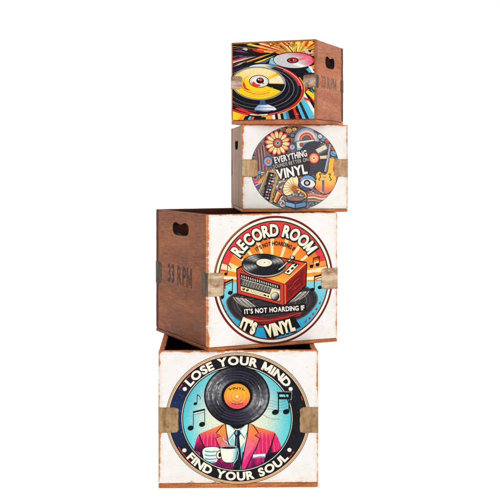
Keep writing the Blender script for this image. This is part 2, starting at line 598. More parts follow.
# ------------------------------------------------------------------ largest crate: suited man with a record for a head
def art_D(A):
    c = (238.0, 418.4)
    NAVY = rgb(28, 48, 88); BLK = rgb(27, 25, 28)
    A.ell(c, 72.3, 66.0, rgb(46, 40, 46), n=120)
    A.ell(c, 71.7, 65.4, rgb(232, 196, 150), n=120)
    A.ell(c, 70.9, 64.6, lambda r, a: mix(rgb(206, 96, 52), rgb(120, 96, 84), 0.5 + 0.5 * math.sin(a * 2.0 + 0.8)), n=120)
    A.ell(c, 70.3, 64.0, rgb(236, 206, 162), n=120)
    def band(r, a):
        k = math.exp(-(((a - 3.1 + PI) % (2 * PI) - PI) / 0.52) ** 2)
        k += 0.25 * noise.noise(Vector((math.cos(a) * 6, math.sin(a) * 6, r * 3)))
        return mix(BLK, NAVY, k)
    A.ell(c, 69.4, 63.2, rgb(16, 16, 20), n=120)
    A.ell(c, 68.9, 62.7, band, n=140, inner=0.70, rings=5)
    # red wear showing on the rim of the band
    for a, ln, rr in ((2.36, 0.16, 0.97), (2.55, 0.10, 0.955), (3.62, 0.22, 0.965), (3.85, 0.16, 0.972), (4.15, 0.10, 0.975), (0.30, 0.07, 0.97), (-0.72, 0.08, 0.96), (-0.62, 0.05, 0.945), (2.0, 0.12, 0.985)):
        A.line(ring_pts(c, 68.9 * (rr * .5 + .495), 62.7 * (rr * .5 + .495), a, a + ln, 8), 1.0, rgb(206, 72, 44), w2=0.6)
    for i in range(26):
        a = random.uniform(2.6, 4.0); q = random.uniform(0.84, 0.96)
        p = (c[0] + 68 * q * math.cos(a), c[1] - 62 * q * math.sin(a))
        A.ell(p, random.uniform(.4, 1.3), random.uniform(.3, .8), mix(NAVY, rgb(96, 110, 140), random.random() * 0.6), random.random() * 3, 8, up=(i == 0))
    ic = (237.0, 418.5)
    A.ell(ic, 56.1, 53.0, INK, n=120)
    A.ell(ic, 55.5, 52.4, CREAM, n=120)
    inner = ring_pts(ic, 54.8, 51.7, 0, 2 * PI, 110)[:-1]
    def sky(r, a):
        return mix(rgb(226, 232, 206), mix(rgb(92, 208, 212), rgb(70, 190, 205), 0.5 + 0.5 * math.sin(a * 3)), smooth(0.42, 1.0, r) * (0.75 + 0.25 * abs(math.cos(a))))
    A.ell((237, 420), 54.8, 50.2, sky, n=90, rings=10)
    A.ell(ic, 54.8, 51.7, lambda r, a: sky(r, a), n=110, rings=12)
    # staff lines curling behind the right-hand notes
    k6 = Kr(240, 400, 8.333)
    for j, y in enumerate((0, 22, 46, 70)):
        A.line(spline([(262 + j * 0.4, 401 + j * 3.1), (270, 400.2 + j * 2.9), (280, 402.5 + j * 2.8), (291, 398.5 + j * 3.0)], 6, False), 0.35, rgb(90, 120, 130))
    A.line(spline([(263, 414.5), (268, 417.5), (274, 419), (280, 419)], 5, False), 0.35, rgb(70, 90, 100))
    # notes
    note_single(A, (195.4, 403.7), (197.2, 394.6))
    note_pair(A, (190.6, 428.0), (202.1, 424.4), (193.4, 412.2), (204.6, 409.4), (3.1, 2.5), 0.75, 1.7)
    A.line([(193.6, 414.2), (204.4, 411.4)], 1.0, rgb(206, 220, 214))
    A.poly([(276.5, 391.3), (292.2, 391.5), (291.5, 400.0), (278.2, 400.0)], rgb(150, 156, 156))
    A.poly([(277.2, 392.0), (291.6, 392.2), (290.9, 399.3), (278.9, 399.3)], INK)
    A.poly([(279.4, 394.4), (288.4, 394.6), (288.4, 397.0), (279.4, 396.8)], rgb(120, 206, 210))
    A.ell((275.4, 412.2), 3.5, 2.7, INK, -0.3, 18); A.ell((286.2, 411.7), 3.3, 2.6, INK, -0.3, 18)
    A.line([(278.4, 412), (278.4, 394)], 1.1, INK); A.line([(289.0, 411.5), (289.4, 394)], 1.1, INK)
    # --- suit, kept inside the inner circle
    A.set_clip(inner)
    c5 = Kr(195, 400, 8.333)
    body = [(225.6, 423.0), (216, 427.0), (206, 431.0), (199.2, 434.0), (196.6, 438.5), (194.0, 448.0), (190, 460), (190, 476), (284, 476), (286, 460), (281.5, 447), (277.5, 436.5), (274.8, 432.4), (266, 429.4), (257, 426.8), (249.0, 423.0)]
    def suit(x, y):
        t = (y - 424) / 46.0
        c0 = mix(rgb(246, 138, 60), rgb(226, 40, 106), smooth(0.0, 0.36, t))
        c0 = mix(c0, rgb(96, 22, 84), smooth(0.55, 1.0, t + 0.10 * math.sin(x * 0.7)))
        return c0
    A.poly(body, suit, 2.2)
    # pinstripes and hatching
    A.up()
    for i in range(44):
        x = 196 + i * 1.95
        if 222 < x < 254: continue
        y0 = 427 + abs(x - 237) * 0.18 + max(0, abs(x - 237) - 31) * 1.6 + random.uniform(0, 2)
        A.line([(x, y0), (x + (x - 237) * 0.03, y0 + random.uniform(16, 34))], 0.34, mix(suit(x, y0 + 12), rgb(150, 20, 70) if i % 2 else rgb(250, 150, 120), 0.7), up=False)
    # shadows inked by hand on sleeves
    A.poly([(200.5, 436), (203.0, 444), (206.5, 452), (204, 456), (199.0, 452), (194, 450), (196.5, 443)], lambda x, y: mix(rgb(200, 30, 96), rgb(50, 16, 50), smooth(436, 452, y)), 2)
    A.line(spline([(199.0, 434.4), (200.8, 439.5), (204.4, 446.5), (207.0, 451.5)], 5, False), 1.0, INK)
    A.poly([(273.5, 438), (270.5, 445), (266.0, 455), (262, 468), (272, 468), (279, 458), (281, 449), (276, 452), (271.8, 452)], lambda x, y: mix(rgb(190, 30, 90), rgb(30, 18, 34), smooth(440, 455, y)), 2)
    A.line(spline([(275.0, 433.4), (272.6, 441), (270.2, 449), (266.0, 459)], 5, False), 1.1, INK)
    # shirt
    A.poly([(225.2, 424.0), (248.6, 424.0), (246.0, 444), (243.4, 472), (231, 472), (229.5, 446), (226.5, 436)], rgb(247, 238, 218))
    A.poly([(229.0, 440.5), (232.2, 449), (233.0, 470), (236.2, 470), (236.0, 447), (233.4, 436)], rgb(150, 210, 216))
    A.poly([(244.8, 441), (242.8, 452), (241.0, 470), (238.2, 470), (240.6, 448)], rgb(96, 190, 205))
    A.poly([(229.6, 425), (244.8, 425), (240.6, 428.2), (237.2, 429.2), (233.6, 428.2)], INK)
    # collar
    for pts in ([(225.6, 422.6), (229.6, 424.6), (236.4, 430.6), (228.6, 440.0), (226.0, 432)], [(248.4, 422.6), (245.2, 424.6), (238.8, 430.6), (244.8, 439.2), (247.6, 431.5)]):
        A.poly(pts, rgb(110, 208, 220))
        cx = sum(p[0] for p in pts) / 5; cy = sum(p[1] for p in pts) / 5
        A.poly([(cx + (p[0] - cx) * 0.78, cy + (p[1] - cy) * 0.78) for p in pts], rgb(247, 238, 218))
        A.line(pts, 0.55, INK, closed=True)
    # tie
    A.poly([(235.2, 430.0), (239.4, 430.0), (241.0, 433.6), (239.2, 436.2), (241.8, 462), (238.6, 474), (233.6, 470), (235.2, 436.2), (233.9, 433.2)], rgb(28, 30, 44))
    A.poly([(235.6, 431.0), (237.4, 430.6), (237.0, 435.0), (235.4, 434.4)], rgb(120, 160, 190))
    A.line([(237.0, 437), (236.2, 452), (235.6, 460)], 0.6, rgb(110, 140, 170))
    # lapels
    def lap(pts, c0, c1):
        A.poly(pts, lambda x, y: mix(c0, c1, smooth(424, 458, y)), 2.2)
        A.line(pts, 0.95, INK, closed=True)
    lap([(225.2, 423.2), (221.5, 426.5), (216.0, 433.0), (220.8, 436.0), (215.6, 438.4), (219.0, 446.5), (224.5, 456), (231.0, 470), (233.4, 470), (232.0, 452), (227.6, 440)], rgb(250, 150, 60), rgb(226, 40, 116))
    lap([(248.8, 423.2), (253.0, 425.0), (258.6, 433.2), (254.6, 435.0), (259.8, 438.6), (256.6, 447), (250.5, 459), (244.5, 472), (240.6, 472), (243.2, 455), (247.0, 437)], rgb(250, 140, 66), rgb(230, 44, 120))
    for i in range(7):
        A.line([(247.8 + i * 1.1, 438 + i * 1.0), (243.6 + i * 1.25, 462 - i * 2)], 0.3, rgb(250, 150, 170), up=(i == 0))
        A.line([(226.4 - i * 1.0, 441 + i * 0.4), (230.8 - i * 1.0, 462 - i * 2.2)], 0.3, rgb(250, 150, 170), up=False)
    # steam
    A.line(spline([(222.4, 437.2), (224.0, 440.5), (226.4, 441.5), (228.2, 446.0)], 5, False), 1.5, INK, w2=1.3)
    A.line(spline([(222.6, 437.4), (224.2, 440.6), (226.6, 441.8), (228.0, 445.4)], 5, False), 0.9, rgb(200, 240, 245), w2=0.7)
    # pocket square
    A.poly([(253.0, 454.6), (265.4, 453.6), (265.2, 456.4), (260, 456.2), (253.0, 457.4)], rgb(226, 244, 240)); A.line([(252.6, 457.8), (265.6, 456.8)], 0.7, rgb(60, 170, 190))
    # lower jacket, dark
    A.poly([(222, 462), (231, 462), (234, 474), (218, 474)], rgb(120, 24, 80))
    A.line([(219, 459), (224, 472)], 0.8, INK); A.line([(236.8, 459), (236.6, 472)], 1.4, INK); A.line([(243.0, 452), (240.8, 472)], 0.9, INK)
    # hand
    hand = spline([(203.4, 449.2), (206.0, 447.6), (213.0, 446.8), (217.6, 447.6), (220.6, 450.8), (219.8, 455), (217.6, 459.6), (215.6, 462.2), (208, 463.2), (204.4, 461.2), (203.2, 456), (202.4, 452)], 5)
    A.poly([(200, 452), (205, 447), (206, 462), (200, 460)], rgb(60, 16, 50))
    A.poly([(237 + (p[0] - 237) * 1.012, 455 + (p[1] - 455) * 1.08) for p in hand], INK)
    A.poly(hand, rgb(244, 240, 226))
    for y, x1 in ((450.6, 216.5), (454.4, 217.5), (458.0, 216.5), (460.8, 214.5)):
        A.line(spline([(204.6, y), (210, y + 0.9), (x1, y + 0.2)], 4, False), 1.25, rgb(96, 200, 214), w2=0.6)
        A.line(spline([(205.0, y + 0.8), (210, y + 1.6), (x1 + 1, y + 0.9)], 4, False), 0.45, INK)
    # cup
    A.ell((219.6, 454.8), 3.6, 4.6, INK, 0.15, 22); A.ell((219.4, 454.8), 2.8, 3.7, rgb(240, 234, 216), 0.15, 22); A.ell((219.9, 454.8), 1.5, 2.4, INK, 0.15, 18)
    cup = spline([(220.2, 447.2), (221.0, 453), (222.4, 459.4), (225.4, 462.0), (231.0, 462.4), (234.4, 461.0), (236.4, 456), (237.4, 447.2)], 5, False)
    A.poly([(229 + (p[0] - 229) * 1.08, 454.5 + (p[1] - 454.5) * 1.09) for p in cup], INK)
    A.poly(cup, lambda x, y: mix(rgb(250, 244, 226), rgb(110, 190, 205), smooth(230.5, 237, x + (y - 455) * 0.15)), 1.6)
    A.ell((228.8, 447.2), 9.2, 1.8, INK, n=30); A.ell((228.8, 446.9), 8.4, 1.3, rgb(190, 190, 186), n=30); A.ell((228.8, 447.3), 7.2, 0.85, rgb(40, 30, 32), n=30)
    A.line([(237.6, 448), (238.4, 453), (237.0, 459), (234.2, 463)], 0.8, rgb(150, 210, 216))
    A.line(ring_pts(ic, 54.4, 51.3, 0, 2 * PI, 110)[:-1], 0.9, INK, closed=True)
    A.set_clip(None)
    # --- the record
    rc = (236.9, 395.8)
    vinyl(A, rc, 31.9, 29.2, 0.46, base=rgb(30, 29, 38), hi=rgb(200, 196, 200), lobes=(2.75, -0.35), width=0.62, grooves=12, n=96)
    A.up()
    for i in range(40):
        a = random.choice((2.75, -0.35)) + random.gauss(0, 0.4); q = random.uniform(0.55, 0.95)
        A.line(ring_pts(rc, 31.9 * q, 29.2 * q, a, a + random.uniform(0.08, 0.3), 5), 0.28, random.choice((rgb(240, 236, 236), rgb(20, 20, 28))), up=False)
    for q in (0.64, 0.74, 0.83):
        A.line(ring_pts(rc, 31.9 * q, 29.2 * q, 1.0, 2.1, 12), 1.4, rgb(48, 46, 70)); A.line(ring_pts(rc, 31.9 * q, 29.2 * q, 4.1, 5.3, 12), 1.5, rgb(54, 50, 72))
    A.ell(rc, 15.6, 14.7, rgb(12, 11, 14), n=60)
    A.ell((237.0, 396.2), 13.0, 12.6, lambda r, a: mix(rgb(250, 168, 46), rgb(232, 62, 96), smooth(-0.2, 1.0, -r * math.sin(a))), n=60, rings=6)
    for q in (0.96, 0.60, 0.34):
        A.ell((237.0, 396.2), 13.0 * q, 12.6 * q, rgb(250, 200, 90) if q < .9 else rgb(240, 120, 60), n=44, inner=1 - 0.035 / q)
    A.ell((237.0, 396.4), 1.25, 1.2, WHITE, n=20)
    A.text('VINYL', lambda t: ((230.4 + 13.2 * t, 389.2 - 1.0 * math.sin(PI * t)), -0.14 + 0.28 * t), 2.3, [(0.03, rgb(60, 26, 30), 0, 0)])
    A.up()
    for i in range(9):
        x = 231.6 + i * 1.3
        A.line([(x, 403.5 + 0.5 * math.sin(PI * i / 8)), (x + 0.8, 403.5 + 0.5 * math.sin(PI * i / 8))], (1.5, 1.1, 1.6)[i % 3], rgb(120, 34, 54), up=False)
    # --- lettering on the band
    def arc(a0, a1, sgn, rx=62.5, ry=57.8):
        def pl(t):
            a = math.radians(a0 + (a1 - a0) * t)
            p = (c[0] - 0.3 + rx * math.cos(a), c[1] - ry * math.sin(a))
            tx, ty = -rx * math.sin(a) * -sgn, -ry * math.cos(a) * -sgn
            return p, math.atan2(ty, tx)
        return pl
    A.text('LOSE YOUR MIND', arc(140.5, 39.5, 1), 7.7, [(0.045, rgb(248, 240, 220), 0, 0)])
    A.text('FIND YOUR SOUL', arc(221.8, 317.5, -1), 7.6, [(0.045, rgb(248, 240, 220), 0, 0)])
    for p in ((184.8, 388.9), (290.6, 388.9), (184.4, 450.2), (289.4, 449.8)):
        A.ell(p, 2.1, 2.0, rgb(242, 236, 220), n=22)

# ------------------------------------------------------------------ turned crate: turntable badge
def art_C(A):
    cu, cv, ru, rv = 74.9, 68.9, 69.2, 66.6
    def fp(q, a):
        return to_ref('C', cu + ru * q * math.cos(a), cv + rv * q * math.sin(a))
    def disc(q, col, inner=0.0, rings=1, n=120, a0=0, a1=2 * PI):
        A.up()
        f = col if callable(col) else (lambda r, a: col)
        for i in range(n):
            b0, b1 = a0 + (a1 - a0) * i / n, a0 + (a1 - a0) * (i + 1) / n
            for k in range(rings):
                r0, r1 = inner + (q - inner) * k / rings, inner + (q - inner) * (k + 1) / rings
                P = fp(r0, b0), fp(r1, b0), fp(r1, b1), fp(r0, b1)
                C = f(r0, b0), f(r1, b0), f(r1, b1), f(r0, b1)
                A.addtri([P[0], P[1], P[2]], [C[0], C[1], C[2]])
                if r0 > 0: A.addtri([P[0], P[2], P[3]], [C[0], C[2], C[3]])
    disc(1.0, lambda r, a: mix(rgb(150, 30, 34), rgb(190, 110, 70), smooth(0.2, -0.4, -math.cos(a) - 1.1)) if False else (rgb(128, 26, 30) if math.cos(a) > -0.45 or math.sin(a) < -0.1 else rgb(176, 96, 56)))
    disc(0.978, rgb(58, 34, 32))
    disc(0.966, rgb(245, 240, 216))
    disc(0.928, rgb(22, 42, 44))
    disc(0.910, rgb(214, 54, 56))
    inner = [fp(0.905, 2 * PI * i / 120) for i in range(120)]
    A.set_clip(inner)
    REDB = rgb(220, 62, 62)
    # sea of cyan below
    A.poly([(200, 279), (345, 277), (345, 352), (200, 352)], lambda x, y: mix(rgb(122, 208, 214), rgb(34, 158, 200), smooth(284, 332, y)), 5)
    # sunburst
    ce = (272.0, 284.0)
    def sun(q, a):
        return (ce[0] + 62 * q * math.cos(a), ce[1] - 48 * q * math.sin(a))
    n = 23
    for i in range(n):
        a0 = 0.10 + (PI - 0.20) * i / n; a1 = 0.10 + (PI - 0.20) * (i + 1) / n
        A.up() if i == 0 else None
        lim = 1.0 if 2 < i < n - 3 else 1.3
        if i % 2 == 0:
            w0, w1 = a0 - 0.02, a1 + 0.03; tip, col, far = lim, rgb(252, 156, 44), rgb(236, 92, 46)
        else:
            w0, w1 = a0 + 0.03, a1 - 0.03; tip, col, far = lim * 1.02, rgb(255, 238, 186), rgb(255, 196, 104)
        m = 4
        for j in range(m):
            r0, r1 = tip * j / m, tip * (j + 1) / m
            c0, c1 = mix(col, far, (r0 - 0.45) * 1.4), mix(col, far, (r1 - 0.45) * 1.4)
            A.addtri([sun(r0, w0), sun(r1, w0), sun(r1, w1)], [c0, c1, c1])
            A.addtri([sun(r0, w0), sun(r1, w1), sun(r0, w1)], [c0, c1, c0])
    # lettering band stays red over the outer part of the upper half
    A.up()
    m = 90
    for i in range(m):
        a0, a1 = 0.14 + (PI - 0.02) * i / m, 0.14 + (PI - 0.02) * (i + 1) / m
        def qi(a):
            base = 0.80 - 0.14 * smooth(0.5, 1.0, math.sin(a))
            return base
        P = fp(qi(a0), a0), fp(0.92, a0), fp(0.92, a1), fp(qi(a1), a1)
        A.addtri([P[0], P[1], P[2]], [REDB] * 3); A.addtri([P[0], P[2], P[3]], [REDB] * 3)
    # rays that reach the rim low on both sides
    for pts, col in (([(217, 262), (240, 269), (240, 273), (215, 268)], rgb(255, 226, 168)), ([(214, 270), (240, 273.5), (240, 277), (213, 275)], rgb(250, 140, 46)),
                     ([(213, 275.5), (240, 277), (240, 279.5), (213, 279)], rgb(255, 236, 200)),
                     ([(306, 266), (330, 259), (332, 264), (306, 270)], rgb(250, 150, 60)), ([(306, 270.5), (332, 265), (332, 270), (306, 273.5)], rgb(255, 226, 168)),
                     ([(306, 274), (332, 270.5), (332, 275), (306, 277)], rgb(248, 150, 54)), ([(306, 277), (332, 275.2), (332, 279), (306, 280)], rgb(255, 236, 200))):
        A.poly(pts, col, up=(col == rgb(255, 226, 168)))
    # brush lines in the water
    A.up()
    for i in range(40):
        x = random.uniform(214, 328); y = random.uniform(281, 335); L = random.uniform(3, 10)
        if 232 < x < 312 and y < 330: continue
        A.line([(x, y), (x + L, y - 0.2)], 0.35, random.choice((rgb(150, 222, 226), rgb(40, 140, 180))), up=False)
    # --- pile of records under the turntable
    def blob(pts, col): A.poly(spline(pts, 5), col)
    lobe = [(227.0, 304.0), (227.5, 299.6), (231.5, 295.6), (238, 293), (258, 292), (284, 290), (303, 287.2), (309.5, 288.6), (314.5, 292.0), (317.0, 297.0), (316.4, 303), (312.0, 309.5), (304, 316.5), (290, 322), (270, 327), (252, 325.5), (238, 319.5), (230.2, 311.5)]
    blob([(271 + (p[0] - 271) * 1.015, 306 + (p[1] - 306) * 1.03) for p in lobe], INK)
    blob(lobe, lambda x, y: rgb(52, 48, 50))
    for k in range(9):
        q = 1 - k * 0.075
        A.line(spline([(270 + (p[0] - 270) * q, 303 + (p[1] - 303) * (1 - k * 0.10)) for p in lobe], 4), 0.5, (rgb(120, 112, 108), rgb(22, 20, 22), rgb(86, 78, 78))[k % 3], closed=True)
    for (x0, y0, sx) in ((233, 300, 1), (309, 294, -1)):
        A.up()
        for j in range(9):
            A.line(spline([(x0 + sx * (j * 1.5), y0 - 3 + j * 0.2), (x0 + sx * (4 + j * 2.3), y0 + 2 + j * 0.6), (x0 + sx * (10 + j * 2.5), y0 + 6 + j * 0.8)], 5, False), 0.75, (rgb(196, 186, 172), rgb(130, 122, 116), rgb(226, 216, 200))[j % 3], up=False, w2=0.25)
    # dark red edge of lower sleeves
    A.poly([(246, 315.5), (268, 318), (300, 311.5), (301, 315), (284, 320.5), (266, 324), (252, 321.5)], rgb(156, 36, 40))
    for j in range(5):
        A.line(spline([(244 + j, 316 + j * 1.6), (262, 319 + j * 1.8), (284, 316 + j * 1.6), (303 - j * 2, 311 + j * 1.4)], 5, False), 0.55, (INK, rgb(196, 70, 60), rgb(60, 20, 24))[j % 3])
    # --- turntable body
    TL, TR, BL, BR_ = (237.2, 269.8), (283.6, 283.8), (238.0, 293.4), (283.8, 305.2)
    RT, RB, BT = (306.2, 263.0), (305.4, 285.2), (262.0, 254.6)
    A.poly([(236.2, 268.6), (262, 253.6), (306.8, 261.8), (307.2, 264), (306.4, 286.2), (284.4, 306.8), (237, 294.6)], INK)
    A.poly([TL, TR, RT, BT], lambda x, y: mix(rgb(226, 66, 34), rgb(250, 170, 66), smooth(262, 283, y) * smooth(262, 275, x)), 4)
    A.poly([TR, RT, RB, BR_], rgb(160, 26, 28))
    A.poly([(287.2, 284.4), (303.6, 268.6), (303.2, 284.0), (287.0, 300.0)], rgb(120, 24, 26))
    A.up()
    for j in range(14):
        x = random.uniform(287.6, 296); y0 = 300 - random.uniform(1, 15) - (x - 287) * 0.98
        L = random.uniform(3, 8)
        A.line([(x, y0 + 1), (x + L, y0 + 1 - L * 0.98)], 0.5, random.choice((rgb(206, 60, 50), rgb(70, 14, 18), rgb(190, 40, 36))), up=False)
    A.line([TR, RT], 0.9, rgb(252, 190, 110)); A.line([(285.0, 284.6), (285.2, 304.0)], 1.2, rgb(240, 110, 70))
    A.line([TL, TR], 1.0, rgb(250, 120, 70)); A.poly([TL, TR, BR_, BL], rgb(206, 60, 44))
    # front fascia in a local frame: s along, q down
    def FF(s, q):
        ax, ay = TL[0] + (TR[0] - TL[0]) * s, TL[1] + (TR[1] - TL[1]) * s
        bx, by = BL[0] + (BR_[0] - BL[0]) * s, BL[1] + (BR_[1] - BL[1]) * s
        return ax + (bx - ax) * q, ay + (by - ay) * q
    A.poly([FF(.055, .10), FF(.925, .11), FF(.925, .90), FF(.055, .88)], INK)
    A.poly([FF(.065, .13), FF(.915, .14), FF(.915, .64), FF(.065, .62)], rgb(60, 56, 54))
    A.up()
    for j in range(30):
        s = .08 + .028 * j
        A.line([FF(s, .60), FF(min(.91, s + .06), .30)], 0.55, rgb(196, 190, 176) if j % 2 else rgb(130, 124, 116), up=False)
    A.poly([FF(.065, .13), FF(.915, .14), FF(.915, .32), FF(.065, .30)], rgb(34, 30, 32))
    A.up()
    for j in range(17):
        s = .09 + .048 * j
        A.line([FF(s, .17), FF(s + .012, .27)], 0.75, rgb(236, 226, 196), up=False)
    A.line([FF(.065, .33), FF(.915, .35)], 0.4, rgb(226, 214, 186))
    A.poly([FF(.065, .64), FF(.70, .65), FF(.74, .38), FF(.915, .38), FF(.915, .87), FF(.065, .85)], rgb(240, 220, 172))
    A.line([FF(.065, .65), FF(.69, .66), FF(.73, .38)], 0.45, INK)
    for s in (.125, .205):
        p = FF(s, .75); A.ell(p, 1.45, 1.35, INK, n=18); A.ell((p[0] - .3, p[1] - .3), 0.6, 0.55, rgb(180, 170, 150), n=12)
    A.poly([FF(.29, .72), FF(.62, .74), FF(.62, .81), FF(.29, .79)], INK); A.poly([FF(.30, .735), FF(.56, .752), FF(.56, .79), FF(.30, .775)], rgb(250, 240, 206))
    p = FF(.66, .78); A.ell(p, .9, .9, INK, n=14)
    p = (275.0, 296.4); A.ell(p, 4.3, 4.5, INK, n=30); A.ell((p[0] - .2, p[1] - .3), 3.5, 3.7, lambda r, a: mix(rgb(220, 214, 196), rgb(60, 56, 54), smooth(-0.6, 0.8, r * math.cos(a + 0.8))), n=30, rings=4)
    A.ell((279.0, 301.0), 1.3, 1.2, INK, n=16); A.ell((279, 300.8), .7, .6, rgb(200, 190, 170), n=12)
    A.line([TL, TR], 0.5, INK); A.line([TR, BR_], 0.5, INK)
    # control strip on the deck
    A.poly([(283.0, 273.0), (293.0, 262.4), (299.6, 264.2), (289.6, 275.4)], INK); A.poly([(284.2, 272.8), (293.2, 263.4), (298.4, 264.7), (289.4, 274.4)], rgb(244, 236, 212))
    for q in ((285.9, 272.0, 286.7), (290.2, 269.0, 0), (293.2, 265.8, 0)):
        A.poly([(q[0], q[1]), (q[0] + 2.2, q[1] - 2.0), (q[0] + 4.2, q[1] - 1.3), (q[0] + 2.2, q[1] + .9)], INK)
    # platter and record
    A.ell((263.6, 266.4), 22.2, 11.4, INK, 0.03, 60)
    A.ell((263.6, 265.8), 21.7, 11.0, rgb(180, 176, 168), 0.03, 60)
    vinyl(A, (263.5, 264.6), 21.3, 10.7, 0.40, 0.03, base=rgb(30, 28, 32), hi=rgb(232, 230, 224), lobes=(3.55, 0.55, 2.3), width=0.28, grooves=8)
    A.ell((264.2, 262.9), 8.5, 4.2, INK, 0.0, 40); A.ell((264.2, 262.7), 7.8, 3.8, rgb(250, 236, 208), n=40); A.ell((264.2, 262.7), 5.6, 2.6, rgb(236, 190, 150), n=30, inner=0.88); A.ell((264.4, 262.4), .7, .45, INK, n=12)
    # tone arm
    A.line(spline([(275.4, 271.4), (281, 268.4), (287, 262.8), (292.6, 258.0)], 5, False), 2.2, INK); A.line(spline([(275.4, 271.0), (281, 268.0), (287, 262.4), (292.6, 257.8)], 5, False), 0.9, rgb(226, 222, 212))
    A.poly([(274.0, 270.4), (277.6, 268.4), (279.0, 270.4), (275.4, 272.6)], INK)
    A.line([(285.2, 261.0), (290.6, 262.6)], 1.4, INK); A.ell((286.6, 260.4), 1.2, .9, rgb(190, 40, 40), n=14)
    A.ell((292.4, 258.0), 2.7, 2.5, INK, n=20); A.ell((292.0, 257.5), 1.6, 1.4, rgb(206, 204, 196), n=16); A.ell((293.0, 262.8), 1.9, 1.5, rgb(60, 40, 38), n=16)
    # notes
    note_single(A, (225.8, 274.0), (227.6, 264.8), (1.7, 1.5), 0.6)
    note_pair(A, (221.6, 297.2), (230.2, 292.8), (224.0, 283.6), (232.6, 279.2), (2.4, 2.0), 0.8, 1.5)
    note_pair(A, (311.4, 266.2), (317.4, 264.8), (313.2, 258.4), (319.4, 256.6), (1.9, 1.8), 0.6, 1.1)
    note_pair(A, (312.4, 289.6), (319.8, 287.4), (314.4, 277.0), (321.8, 274.6), (2.2, 1.8), 0.8, 1.6)
    A.up()
    for p in ((225.6, 312.6), (230.4, 320.2), (223.0, 307), (312.8, 314.2), (305.4, 321.8), (319.6, 303.2), (309.5, 318.5), (227.6, 316.5), (316.4, 309.2)):
        A.ell(p, 1.0, 0.9, rgb(150, 52, 44), n=10, up=False); A.ell((p[0] + .9, p[1] - 1.4), .45, .4, rgb(40, 60, 70), n=8, up=False)
    # banner text
    bt = lambda t: ((244.6 + 58.6 * t, 311.6 - 3.9 * t), -0.066)
    A.poly([(241.2, 308.0), (273, 305.6), (305.6, 303.8), (306.6, 311.0), (274, 313.8), (242.2, 316.0)], rgb(24, 20, 22))
    A.text("IT'S NOT HOARDING IF", bt, 4.5, [(0.03, rgb(246, 242, 230), 0, 0)])
    # IT'S VINYL
    A.poly([(237.4, 329.6), (242.2, 317.6), (258, 322.4), (256, 331.4), (254, 336.6)], rgb(20, 18, 20))
    A.text("IT'S", lambda t: ((241.8 + 11.6 * t, 323.3 + 5.0 * t), 0.36), 10.6, [(0.11, rgb(20, 18, 20), 0.5, 0.8), (0.07, rgb(250, 238, 204), 0, 0)])
    A.poly([(262.8, 325.2), (294.0, 316.4), (300.6, 327.0), (268, 341)], rgb(20, 18, 20))
    A.text('VINYL', lambda t: ((268.8 + 22.8 * t, 330.9 - 5.9 * t), -0.25), 10.8, [(0.11, rgb(20, 18, 20), 0.5, 0.8), (0.07, rgb(250, 238, 204), 0, 0)])
    # headline
    def arcC(q, a0, a1):
        def pl(t):
            a = math.radians(a0 + (a1 - a0) * t)
            p, p2 = fp(q, a), fp(q, a - 0.02)
            return p, math.atan2(p2[1] - p[1], p2[0] - p[0])
        return pl
    def up_arc(q, a0, a1, wob=0.0):
        base = arcC(q, a0, a1)
        return lambda t: base(t)
    A.set_clip(None)
    A.text('RECORD ROOM', up_arc(0.775, 142.5, 39.0), 10.9, [(0.10, rgb(20, 36, 36), 0.7, 1.0), (0.09, rgb(22, 30, 32), 0, 0), (0.045, rgb(249, 243, 218), 0, 0)])
    A.text("IT'S NOT HOARDING IF", up_arc(0.572, 122.5, 55.0), 3.8, [(0.035, rgb(44, 30, 30), 0, 0)])

